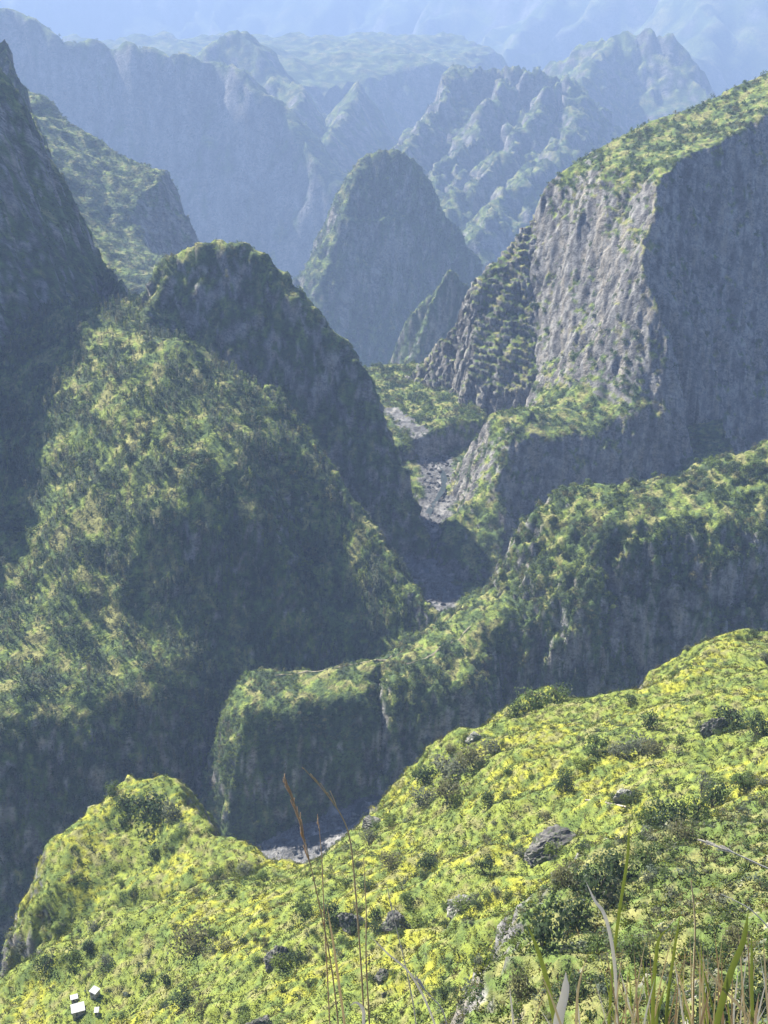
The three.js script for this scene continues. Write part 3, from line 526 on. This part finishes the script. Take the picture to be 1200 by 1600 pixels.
rocks.forEach(([px, py, w, h], i) => { for (let q = 0; q < 3; q++) { const a = px + w * [-0.5, 0.45, 0.05][q], b = py + h * [0.02, -0.05, 0.16][q], p = spot(a, b), k = scaleAt(p), s = (0.26 + 0.1 * ((i + q) % 3)) * Math.min(w, 60); shrub('rock_shrub', 'low shrub at the ' + ['left', 'right', 'front'][q] + ' foot of the ' + ['long dark outcrop', 'tall steep boulder', 'boulder left of the tall steep boulder', 'lone jagged boulder', 'small rounded boulder', 'tiny dark stone', 'pale flat rock patch', 'rock face on the gorge rim', 'rock cut by the bottom edge', 'grey boulder on the upper right slope', 'upright rock near the right edge', 'grey stone on the left rim', 'pale stone by the sheds'][i], 'shrubs at the foot of boulders', p, s * k * 0.8, s * k * 0.6, ['mid', 'dark', 'bright'][(i + q) % 3]); } });
const namedShrubs = [
  [232, 1274, 78, 46, 'dark', 'dark green bush crowning the rounded knob at lower left'], [196, 1262, 36, 30, 'dark', 'small dark bush on the left edge of the knob bush'], [268, 1282, 40, 34, 'grey', 'greyish bush on the right shoulder of the knob'],
  [756, 1362, 34, 36, 'dark', 'round dark bush alone on the bright grass below the rock rim'], [668, 1352, 44, 32, 'dark', 'broad dark bush in the middle of the bright slope'], [664, 1374, 22, 18, 'dark', 'small dark bush just under the broad dark bush'],
  [612, 1352, 52, 26, 'olive', 'wide brownish bush left of the broad dark bush'], [576, 1316, 34, 28, 'grey', 'grey green bush below the rock face at the rim'],
  [884, 1238, 34, 36, 'dark', 'dark rounded bush in the upper middle of the slope'], [764, 1262, 28, 34, 'dark', 'dark upright bush at the left of the upper slope'], [712, 1258, 24, 28, 'bright', 'bright green ball of bush near the gorge rim'],
  [1097, 1244, 36, 46, 'grey', 'grey upright shrub on the right of the slope'], [1014, 1138, 32, 40, 'dark', 'dark spiky bush above the grey shrubs on the upper right'], [1000, 1178, 58, 40, 'grey', 'grey bush below the dark spiky bush'], [964, 1180, 44, 26, 'grey', 'low grey bush at the left of the upper grey clump'],
  [1022, 1180, 40, 34, 'olive', 'olive bush at the right end of the upper grey clump'], [1140, 1132, 60, 44, 'dark', 'dark bush beside the upright rock near the right edge'], [1180, 1150, 50, 40, 'dark', 'dark bush touching the right edge of the picture'],
  [832, 1104, 66, 34, 'mid', 'green thicket at the top of the rim bump'], [872, 1096, 56, 32, 'mid', 'green thicket on the right of the rim bump'], [806, 1118, 40, 24, 'dark', 'dark thicket at the left foot of the rim bump'],
  [700, 1212, 76, 44, 'grey', 'large grey green thicket on the left rim of the slope'], [664, 1220, 50, 40, 'dark', 'dark thicket hanging over the gorge rim'], [742, 1200, 60, 38, 'olive', 'olive thicket right of the large grey thicket'], [700, 1246, 60, 36, 'olive', 'olive thicket below the large grey thicket'], [660, 1256, 50, 34, 'grey', 'grey thicket lowest on the gorge rim'], [770, 1180, 44, 30, 'grey', 'grey thicket at the upper end of the rim thickets'],
  [930, 1178, 50, 36, 'mid', 'mid green bush left of the upper grey clump'], [910, 1200, 40, 26, 'bright', 'bright green low bush below the mid green bush'],
  [848, 1478, 92, 92, 'dark', 'big dark bush at the edge of the near bluff'], [900, 1452, 70, 80, 'dark', 'big dark bush right of the bluff edge bush'], [930, 1400, 84, 76, 'dark', 'tall dark bush behind the bluff edge bushes'], [880, 1386, 60, 50, 'olive', 'olive bush below the long boulder outcrop'], [968, 1372, 66, 60, 'dark', 'dark bush right of the tall dark bush'], [1006, 1350, 50, 40, 'mid', 'mid green bush at the right end of the dark bush row'],
  [1040, 1296, 70, 56, 'dark', 'dark bush in the thick clump on the right slope'], [1084, 1284, 60, 56, 'mid', 'mid green bush in the thick clump on the right slope'], [1014, 1290, 50, 44, 'mid', 'mid green bush at the left of the thick clump'], [1112, 1262, 50, 50, 'dark', 'dark bush at the upper right of the thick clump'], [1060, 1310, 60, 40, 'olive', 'olive bush at the foot of the thick clump'],
  [1160, 1230, 50, 36, 'mid', 'mid green bush right of the thick clump'], [930, 1490, 44, 36, 'mid', 'blue green leafy bush inside the bluff hollow'], [990, 1500, 60, 50, 'mid', 'mid green bush low on the near bluff'], [1090, 1500, 50, 40, 'dark', 'dark bush at the middle of the near bluff'], [810, 1560, 50, 60, 'olive', 'olive bush hanging on the rocky side of the bluff'], [890, 1560, 60, 50, 'dark', 'dark bush at the foot of the near bluff'],
  [1110, 1588, 90, 60, 'dark', 'big dark bush cut by the bottom edge at the right'], [1180, 1570, 90, 70, 'dark', 'big dark bush in the bottom right corner'], [1040, 1600, 70, 50, 'dark', 'dark bush cut by the bottom edge left of the corner bushes'], [1150, 1480, 60, 44, 'olive', 'olive bush above the bottom right corner bushes'],
  [575, 1392, 40, 24, 'dark', 'small dark bush above the twin boulders'], [520, 1440, 40, 40, 'dark', 'dark bush leaning on the left of the twin boulders'], [585, 1440, 30, 36, 'dark', 'dark bush between the twin boulders'], [472, 1428, 44, 30, 'mid', 'green bush above the jagged boulder'],
  [70, 1508, 50, 24, 'dark', 'dark bush near the lower left rim'], [112, 1504, 40, 30, 'mid', 'round green bush right of the lower left rim bush'], [138, 1484, 24, 22, 'dark', 'small dark bush above the round green bush'], [232, 1534, 30, 30, 'dark', 'dark bush right of and above the white sheds'], [258, 1536, 24, 26, 'dark', 'second dark bush right of the white sheds'], [282, 1572, 50, 26, 'dark', 'low blue green bush right of the white sheds'],
  [165, 1508, 30, 22, 'grey', 'grey bush above the white sheds'], [300, 1476, 80, 36, 'olive', 'wide olive thicket at the middle of the lower left slope'], [240, 1340, 26, 22, 'dark', 'dark bush on the knob face'], [192, 1290, 24, 20, 'dark', 'tiny dark bush below the knob bush'], [340, 1374, 24, 22, 'dark', 'dark bush at the right foot of the knob'], [385, 1368, 32, 24, 'grey', 'grey bush in the saddle beside the knob'],
];
for (const [px, py, w, h, tone, label] of namedShrubs) { const p = spot(px, py), k = scaleAt(p); shrub('hillside_shrub', label, undefined, p, w * k * 0.52, h * k * 0.68, tone); }
{
  const R = rng(77); let n = 0;
  while (n < 190) {
    const px = R() * 1200, py = 990 + R() * 600, s0 = 10 + 22 * R() * R();
    const D0 = 60, [tx, ty, tz] = at(px, py, D0); if (nearTop(tx, tz) > ty) continue;
    let ok = false; for (let D = 70; D < 440; D += 6) { const [x, y, z] = at(px, py, D); if (nearTop(x, z) > y) { ok = true; break; } } if (!ok) continue;
    const p = spot(px, py); if (fbm2(p[0] / 34 - 30, p[2] / 34, 3) < -0.06 + 0.2 * R()) continue;
    const k = scaleAt(p), tone = ['dark', 'dark', 'mid', 'olive', 'grey', 'mid'][n % 6];
    const words = { dark: 'small dark green shrub', mid: 'small mid green shrub', olive: 'small olive brown shrub', grey: 'small grey green shrub' }[tone];
    const bluff = by('near_bluff').height(p[0], p[2]) >= nearTop(p[0], p[2]) - 0.01, knob = by('knob').height(p[0], p[2]) >= nearTop(p[0], p[2]) - 0.01, where = bluff ? 'scattered over the near bluff' : knob ? 'scattered over the rounded knob' : 'scattered over the near grassy slope';
    shrub('scattered_shrub', words + ' ' + where, words + 's ' + where, p, s0 * k * 0.55, s0 * k * 0.6, tone); n++;
  }
}
// trees one can tell apart on the far side of the gorge
{
  const trunk = new THREE.CylinderGeometry(0.03, 0.06, 0.7, 6); trunk.translate(0, 0.2, 0);
  const crownsBig = [0, 1, 2].map((i) => { const g = crownGeo(600 + i, 260, { lobes: 7, spread: 0.5, leaf: 0.16 }); g.translate(0, 0.15, 0); return g; });
  const sets = [['forest_slope', 70, 'forest slope below the pyramid peak', 4.8], ['right_mountain', 50, 'shelf below the bare rock face', 4.6], ['middle_ridge', 40, 'top of the middle ridge', 3.6], ['valley_terrace', 20, 'valley terrace', 4.6], ['river_shoulder', 20, 'shoulder above the river', 3.4]];
  for (const [name, count, where, size] of sets) {
    const f = by(name), all = [];
    scatter(f, 0.01, 901, (x, y, z, ny, cls, R) => { if (cls !== ROCK && ny > 0.5 && inFrame(x, y, z, 0.98) && y > 250 - 0 && (name !== 'right_mountain' || y < 300)) all.push([x, y, z, R()]); });
    all.sort((a, b) => a[3] - b[3]);
    all.slice(0, count).forEach(([x, y, z, q], i) => {
      const o = thing('valley_tree', 'round green tree rising above its neighbours on the ' + where, 'tree', [x, y, z], 'trees on the ' + where), s = size * (0.8 + 0.5 * ((i * 0.37) % 1));
      o.scale.set(s, s * 1.15, s); o.rotation.y = i;
      part('trunk', trunk, barkMat, o); part('crown', crownsBig[i % 3], foliageMat(['dark', 'mid', 'olive', 'mid'][i % 4]), o);
    });
  }
}
// white sheds
{
  const white = new THREE.MeshStandardMaterial({ color: new THREE.Color(0.30, 0.30, 0.30), roughness: 0.55 }), wood = new THREE.MeshStandardMaterial({ color: new THREE.Color(0.32, 0.29, 0.25), roughness: 0.9 }), dark = new THREE.MeshStandardMaterial({ color: new THREE.Color(0.07, 0.06, 0.05), roughness: 0.8 });
  const glassMat = new THREE.MeshPhysicalMaterial({ color: new THREE.Color(0.05, 0.06, 0.07), roughness: 0.1 });
  const sheds = [[123, 1584, 5.6, 4.4, 2.2, 0.35, 'largest white metal roofed shed at the lower left'], [117, 1566, 3.0, 2.2, 1.8, 0.35, 'small white shed just behind the largest shed'], [149, 1556, 3.4, 3.0, 2.0, -0.5, 'white shed at the upper right of the shed group'], [152, 1586, 1.6, 2.4, 1.6, 0.1, 'narrow white hut at the right of the largest shed']];
  for (const [px, py, w, d, h, turn, label] of sheds) {
    const p = spot(px, py); p[1] += 0.9; const o = thing('white_shed', label, 'shed', p, undefined); o.rotation.y = turn; o.scale.setScalar(0.68);
    const b = new THREE.BoxGeometry(w, h + 3.2, d); b.translate(0, h / 2 - 1.6, 0); const wl = part('wall', b, wood, o);
    const door = new THREE.BoxGeometry(0.8, 1.6, 0.06); door.translate(-w * 0.15, 0.8, d / 2 + 0.03); const dr = part('door', door, dark, o); const hd = new THREE.BoxGeometry(0.05, 0.16, 0.06); hd.translate(-w * 0.15 + 0.3, 0.8, d / 2 + 0.08); part('handle', hd, white, dr);
    const win = new THREE.BoxGeometry(0.6, 0.5, 0.06); win.translate(w * 0.28, h * 0.6, d / 2 + 0.03); const wn = part('window', win, wood, o); const pn = new THREE.BoxGeometry(0.5, 0.4, 0.02); pn.translate(w * 0.28, h * 0.6, d / 2 + 0.07); part('pane', pn, glassMat, wn);
    const n = Math.max(2, Math.round(w / 1.1)), pw = (w + 0.5) / n;
    for (let i = 0; i < n; i++) {                                   // roof sheets, each with its ribs
      const s = new THREE.Shape(), m = 6; s.moveTo(-pw / 2 + 0.01, 0);
      for (let q = 0; q <= m; q++) s.lineTo(-pw / 2 + 0.01 + (pw - 0.02) * q / m, q % 2 ? 0.09 : 0.05);
      s.lineTo(pw / 2 - 0.01, 0); const g = new THREE.ExtrudeGeometry(s, { depth: d + 0.6, bevelEnabled: false }); g.translate(-w / 2 - 0.25 + pw * (i + 0.5), 0, -d / 2 - 0.3);
      const sh = part('roof_sheet', g, white, o); sh.position.y = h + 0.06 + d * 0.056 + (i % 2) * 0.012; sh.rotation.x = 0.10;
    }
  }
}
// dead trunk lying on the slope
{
  const a = spot(915, 1252), b = spot(978, 1263), mid = [(a[0] + b[0]) / 2, (a[1] + b[1]) / 2, (a[2] + b[2]) / 2], o = thing('fallen_trunk', 'pale dead trunk lying across the grass on the upper slope', 'log', mid);
  const V = (q, dy = 0) => new THREE.Vector3(q[0] - mid[0], q[1] - mid[1] + dy, q[2] - mid[2]), pale = new THREE.MeshStandardMaterial({ color: new THREE.Color(0.42, 0.38, 0.31), roughness: 1 });
  const c = new THREE.CatmullRomCurve3([V(a, 0.5), V([lerp(a[0], b[0], 0.4), lerp(a[1], b[1], 0.4), lerp(a[2], b[2], 0.4)], 0.75), V(b, 0.5)]);
  part('trunk', new THREE.TubeGeometry(c, 16, 0.26, 8), pale, o);
  for (const t of [0.3, 0.55, 0.8]) { const q = c.getPoint(t), e = q.clone().add(new THREE.Vector3(0.8, 0.7, -0.5 + t)); part('branch', new THREE.TubeGeometry(new THREE.LineCurve3(q, e), 2, 0.07, 5), pale, o); }
}
// river water and boulders in its bed
{
  const V = riverPts.map((p) => new THREE.Vector3(...p)), c = new THREE.CatmullRomCurve3(V), n = 260, pos = [], idx = [];
  for (let i = 0; i <= n; i++) {
    const t = i / n, p = c.getPoint(t), d = c.getTangent(t), w = 2.6 + 1.6 * n2(i / 9, 3), s = 7 * n2(i / 14, 9), l = Math.hypot(d.x, d.z), nx = -d.z / l, nz = d.x / l;
    for (const k of [-1, -0.3, 0.4, 1]) pos.push(p.x + nx * (s + w * k), p.y - 0.9, p.z + nz * (s + w * k));
    if (i) for (let k = 0; k < 3; k++) { const a = (i - 1) * 4 + k; idx.push(a, a + 4, a + 1, a + 1, a + 4, a + 5); }
  }
  const g = new THREE.BufferGeometry(); g.setAttribute('position', new THREE.Float32BufferAttribute(pos, 3)); g.setIndex(idx); g.computeVertexNormals();
  const m = new THREE.Mesh(g, new THREE.MeshPhysicalMaterial({ color: new THREE.Color(0.035, 0.045, 0.04), roughness: 0.35 })); m.name = 'river'; m.userData = { kind: 'structure' }; m.receiveShadow = true; scene.add(m);
  const R = rng(505), geo = new THREE.IcosahedronGeometry(1, 1), mat = new THREE.MeshStandardMaterial({ color: 0xffffff, roughness: 1, flatShading: true }), list = [];
  { const P = geo.attributes.position.array; for (let i = 0; i < P.length; i += 3) { const k = 0.8 + 0.35 * n3(P[i] * 1.3, P[i + 1] * 1.3, P[i + 2] * 1.3); P[i] *= k; P[i + 1] *= k * 0.75; P[i + 2] *= k; } geo.computeVertexNormals(); }
  for (let i = 0; i < 3600; i++) {
    const p = c.getPoint(R()), a = R() * 6.28, q = 24 * Math.sqrt(R()), x = p.x + Math.cos(a) * q, z = p.z + Math.sin(a) * q, s = 0.5 + 2.2 * R() ** 4; if (!inFrame(x, p.y, z)) continue;
    list.push([x, bed.height(x, z) + s * 0.2, z, s, R() * 6, 0.07 + 0.08 * R()]);
  }
  const im = new THREE.InstancedMesh(geo, mat, list.length);
  list.forEach(([x, y, z, s, t, k], i) => { im.setMatrixAt(i, new THREE.Matrix4().compose(new THREE.Vector3(x, y, z), new THREE.Quaternion().setFromEuler(new THREE.Euler(t, t * 2, t * 3)), new THREE.Vector3(s, s * 0.8, s * 1.2))); im.setColorAt(i, tmp.setRGB(k, k * 0.98, k * 0.95)); });
  im.name = 'river_boulders'; im.userData = { kind: 'stuff', label: 'grey boulders strewn along the river bed', category: 'boulders' }; im.castShadow = im.receiveShadow = true; scene.add(im);
}
// footpaths worn into the spur and the shoulder
{
  const mat = new THREE.MeshStandardMaterial({ color: new THREE.Color(0.20, 0.17, 0.12), roughness: 1 });
  const forms = ['trail_spur', 'river_shoulder', 'middle_ridge', 'forest_slope'].map(by);
  const paths = [[[430, 1058, 756], [480, 1050, 764], [530, 1042, 771], [575, 1032, 777], [608, 1026, 780], [632, 1012, 790]], [[632, 1046, 762], [672, 1034, 770], [705, 1014, 778], [735, 994, 788]]];
  for (const pts of paths) {
    const c = new THREE.CatmullRomCurve3(pts.map((q) => new THREE.Vector3(...at(...q)))), n = 80, pos = [], idx = [];
    for (let i = 0; i <= n; i++) {
      const p = c.getPoint(i / n), d = c.getTangent(i / n), l = Math.hypot(d.x, d.z), w = 0.55 + 0.2 * n2(i / 5, 1);
      for (const k of [-1, 1]) { const x = p.x - d.z / l * w * k, z = p.z + d.x / l * w * k; pos.push(x, Math.max(...forms.map((f) => f.height(x, z))) + 0.7, z); }
      if (i) { const a = (i - 1) * 2; idx.push(a, a + 1, a + 2, a + 1, a + 3, a + 2); }
    }
    const g = new THREE.BufferGeometry(); g.setAttribute('position', new THREE.Float32BufferAttribute(pos, 3)); g.setIndex(idx); g.computeVertexNormals();
    const m = new THREE.Mesh(g, mat); m.name = numbered('footpath'); m.userData = { kind: 'structure' }; m.receiveShadow = true; scene.add(m);
  }
}
// the bank at the viewpoint and the tall grass that grows on it
const bankY = (x, D) => EYE_Y - 2.0 - 0.5 * D - 2.6 * Math.max(0, D - 2.9) + 0.2 * smooth(0.8, 1.6, x) * smooth(1.0, 2.2, D) + 0.10 * fbm2(x * 1.7, D * 1.7, 3) + 0.04 * fbm2(x * 7, D * 7, 2);
{
  const pos = [], idx = [], col = [], nx = 110, nz = 110;
  for (let j = 0; j <= nz; j++) for (let i = 0; i <= nx; i++) { const x = -3 + 6.5 * i / nx, D = -1 + 11 * (j / nz) ** 1.4, k = 1 + 0.4 * n2(x * 9, D * 9), m = fbm2(x * 2, D * 2, 3) > 0.1; pos.push(x, bankY(x, D), -D); col.push(...(m ? [0.03 * k, 0.034 * k, 0.014 * k] : [0.034 * k, 0.026 * k, 0.02 * k])); }
  for (let j = 0; j < nz; j++) for (let i = 0; i < nx; i++) { const a = j * (nx + 1) + i, c = a + nx + 1; idx.push(a, a + 1, c, a + 1, c + 1, c); }
  const g = new THREE.BufferGeometry(); g.setAttribute('position', new THREE.Float32BufferAttribute(pos, 3)); g.setAttribute('color', new THREE.Float32BufferAttribute(col, 3)); g.setAttribute('uv', new THREE.Float32BufferAttribute(pos.flatMap((q, i) => i % 3 === 1 ? [] : [q / 1.5]), 2)); g.setIndex(idx); g.computeVertexNormals();
  const m = new THREE.Mesh(g, new THREE.MeshStandardMaterial({ vertexColors: true, roughness: 1, map: grainCol, bumpMap: grainRel, bumpScale: 0.02 })); m.name = 'viewpoint_bank'; m.userData = { kind: 'structure' }; m.castShadow = m.receiveShadow = true; scene.add(m);
}
const stalkMat = (r, g, b) => new THREE.MeshPhysicalMaterial({ color: new THREE.Color(r, g, b), roughness: 0.8, transmission: 0.3, thickness: 0, side: THREE.DoubleSide });
const STALK = { straw: stalkMat(0.50, 0.40, 0.20), red: stalkMat(0.54, 0.38, 0.20), green: stalkMat(0.24, 0.29, 0.04), pale: stalkMat(0.62, 0.58, 0.47), brown: stalkMat(0.32, 0.22, 0.11), orange: stalkMat(0.52, 0.40, 0.19) };
// tapered round stem or flat blade along surveyed points, the last one carried down into the bank
function stalkPath(pts, D) {
  const q = pts.map(([px, py, d]) => new THREE.Vector3(...at(px, py, D + (d ?? 0)))), e = q.at(-1);
  const g = bankY(e.x, -e.z);
  if (e.y > g) q.push(new THREE.Vector3(e.x + (e.x - q.at(-2).x) * 0.1, g - 0.05, e.z));
  return new THREE.CatmullRomCurve3(q.reverse());
}
function stemAlong(c, r0, r1, flat, o) {
  const n = 28, rad = flat ? 2 : 5, pos = [], idx = [], up = new THREE.Vector3(0.2, 0.1, 1).normalize(), s = new THREE.Vector3(), u = new THREE.Vector3();
  for (let i = 0; i <= n; i++) {
    const t = i / n, p = c.getPoint(t).sub(o), d = c.getTangent(t), r = flat ? r0 * Math.min(1, 6 * (1 - t) + 0.03) * (0.55 + 0.45 * Math.sin(Math.PI * Math.min(1, t * 1.1))) : lerp(r0, r1, t);
    s.crossVectors(d, up).normalize(); u.crossVectors(s, d).normalize();
    if (flat) { const v = u.clone().multiplyScalar(r * 0.35); pos.push(...p.clone().addScaledVector(s, r).add(v).toArray(), ...p.toArray(), ...p.clone().addScaledVector(s, -r).add(v).toArray()); }
    else for (let k = 0; k < rad; k++) { const a = k / rad * 6.2832; pos.push(...p.clone().addScaledVector(s, Math.cos(a) * r).addScaledVector(u, Math.sin(a) * r).toArray()); }
    const m = flat ? 3 : rad;
    if (i) for (let k = 0; k < (flat ? 2 : rad); k++) { const a = (i - 1) * m + k, b = (i - 1) * m + (k + 1) % m; idx.push(a, b, a + m, b, b + m, a + m); }
  }
  const g = new THREE.BufferGeometry(); g.setAttribute('position', new THREE.Float32BufferAttribute(pos, 3)); g.setIndex(idx); g.computeVertexNormals(); return g;
}
function plume(c, t0, t1, len, count, seed, o) {                  // seed head: thin spikelets along the stem's end
  const R = rng(seed), list = [];
  for (let i = 0; i < count; i++) {
    const t = lerp(t0, t1, i / count), p = c.getPoint(t).sub(o), d = c.getTangent(t), l = len * (0.5 + 0.7 * R()) * (1 - 0.6 * i / count), e = p.clone().addScaledVector(d, l).add(new THREE.Vector3((R() - 0.5) * l * 0.32, (R() - 0.5) * l * 0.2, (R() - 0.5) * l * 0.3)), m = p.clone().lerp(e, 0.5).add(new THREE.Vector3((R() - 0.5) * 0.01, 0, 0));
    list.push(new THREE.TubeGeometry(new THREE.QuadraticBezierCurve3(p, m, e), 5, 0.0009 + 0.0007 * R(), 4));
  }
  return mergeGeometries(list);
}
// [label, D, tone, kind, points from tip to foot, radius, head tone, spikelets, head length]
const stalks = [
  ['reddish seed head on a leaning stalk against the dark gorge', 2.6, 'orange', 'round', [[444, 1216], [462, 1262], [480, 1330], [498, 1410], [516, 1500], [530, 1620]], 0.003, 'red', 40, 0.16],
  ['pale branching grass stalk leaning left against the dark gorge', 2.7, 'straw', 'round', [[474, 1200], [508, 1238], [532, 1272], [545, 1304], [556, 1400], [570, 1620]], 0.0035, 'straw', 9, 0.12],
  ['short thin reddish spike between the two tall seed stalks', 2.6, 'red', 'round', [[496, 1272], [502, 1330], [506, 1420], [516, 1620]], 0.0026, 'red', 5, 0.05],
  ['upright orange brown stalk right of the reddish seed head stalk', 2.5, 'orange', 'round', [[568, 1340], [572, 1420], [572, 1500], [578, 1620]], 0.0034],
  ['thick orange stalk base with dry side leaves at bottom centre left', 2.4, 'orange', 'blade', [[510, 1410], [520, 1470], [530, 1540], [540, 1620]], 0.005],
  ['thin white stalk crossing the tall steep boulder', 2.5, 'pale', 'round', [[604, 1382], [612, 1420], [622, 1462], [636, 1520], [652, 1620]], 0.0024],
  ['dry forked seed head low at bottom centre', 2.3, 'pale', 'round', [[650, 1528], [672, 1556], [690, 1576], [702, 1640]], 0.003, 'pale', 8, 0.11],
  ['pale dry blade leaning left above the forked seed head', 2.3, 'pale', 'blade', [[576, 1460], [606, 1490], [640, 1520], [690, 1640]], 0.004],
  ['tall slim green stalk rising right of centre', 2.2, 'green', 'blade', [[984, 1276], [982, 1310], [980, 1340], [968, 1420], [958, 1500], [948, 1640]], 0.006],
  ['broken pale leaf folded over a thin stem on the bluff', 2.1, 'pale', 'blade', [[914, 1374], [930, 1408], [942, 1424], [958, 1490], [962, 1640]], 0.006],
  ['broad white dry leaf blade standing at the bottom edge', 1.9, 'pale', 'blade', [[884, 1518], [882, 1548], [872, 1590], [866, 1680]], 0.017],
  ['green blade leaning left beside the white leaf', 2.0, 'green', 'blade', [[822, 1440], [842, 1490], [858, 1550], [872, 1660]], 0.008],
  ['straight straw coloured stalk at lower right', 2.2, 'straw', 'round', [[1080, 1376], [1086, 1440], [1084, 1520], [1080, 1640]], 0.0042],
  ['wide green blade leaning right at lower right', 1.9, 'green', 'blade', [[1170, 1420], [1160, 1470], [1140, 1520], [1110, 1640]], 0.012],
  ['slim green blade left of the straw stalk', 2.1, 'green', 'blade', [[1064, 1418], [1054, 1480], [1044, 1550], [1036, 1660]], 0.006],
  ['green blade with a folded tip left of the slim green blade', 2.1, 'green', 'blade', [[1052, 1446], [1032, 1462], [1024, 1500], [1020, 1560], [1018, 1660]], 0.007],
  ['upright green blade near the right edge', 1.9, 'green', 'blade', [[1174, 1450], [1174, 1520], [1172, 1660]], 0.006],
  ['fluffy white seed plume entering from the right edge', 2.0, 'pale', 'round', [[1092, 1312], [1140, 1330], [1180, 1348], [1236, 1378], [1290, 1470], [1310, 1660]], 0.003, 'pale', 46, 0.09],
  ['thin pale stalk slanting at the right above the bank', 2.0, 'pale', 'round', [[1124, 1396], [1150, 1408], [1176, 1424], [1226, 1490], [1250, 1660]], 0.0024],
  ['dry leaning stalk crossing the dark bank corner', 1.9, 'straw', 'blade', [[1090, 1500], [1130, 1545], [1180, 1600], [1220, 1660]], 0.005],
  ['straw blade between the white leaf and the tall green stalk', 2.0, 'straw', 'blade', [[918, 1490], [904, 1540], [900, 1600], [898, 1680]], 0.005],
  ['short green blade at the bottom edge right of centre', 1.9, 'green', 'blade', [[1040, 1540], [1028, 1580], [1020, 1660]], 0.006],
  ['thin reddish blade in the bottom right corner', 1.8, 'red', 'blade', [[1186, 1550], [1180, 1590], [1176, 1670]], 0.005],
  ['thin pale blade at the left foot of the bluff', 2.1, 'pale', 'blade', [[796, 1540], [800, 1580], [806, 1660]], 0.004],
  ['curled pale dry leaf at bottom centre', 2.2, 'pale', 'blade', [[546, 1572], [556, 1566], [566, 1574], [568, 1600], [566, 1660]], 0.006],
];
for (const [label, D, tone, kind, pts, r, head, count, len] of stalks) {
  const c = stalkPath(pts, D), o = c.getPoint(0), t = thing('grass_stalk', label, 'grass', o.toArray());
  part(kind === 'blade' ? 'blade' : 'stem', stemAlong(c, r * (kind === 'blade' ? 0.75 : 1), r * 0.35, kind === 'blade', o), STALK[tone], t);
  if (head) part('seed_head', plume(c, 1 - 0.8 * Math.min(1, len * 3), 0.99, len * 0.45, count, Math.round(D * 1000) + count, o), STALK[head], t);
}
{
  const R = rng(4242);
  for (let i = 0; i < 90; i++) {
    const px = 780 + 440 * Math.sqrt(R()), py = 1440 + 150 * R(), D = 1.8 + 0.7 * R(), lean = (R() - 0.5) * 90, c = stalkPath([[px + lean, py], [px + lean * 0.4, (py + 1640) / 2], [px, 1640]], D), o = c.getPoint(0);
    const tone = ['straw', 'green', 'straw', 'pale', 'brown'][i % 5], w = { green: 'thin green grass blade', straw: 'thin straw coloured grass blade', pale: 'thin pale dry grass blade', brown: 'thin brown dry grass blade' }[tone] + ' at the lower right edge';
    const t = thing('grass_stalk', w, 'grass', o.toArray(), w.replace('blade', 'blades')); part('blade', stemAlong(c, 0.0015 + 0.0016 * R(), 0, true, o), STALK[tone], t);
  }
}
renderer.render(scene, camera);
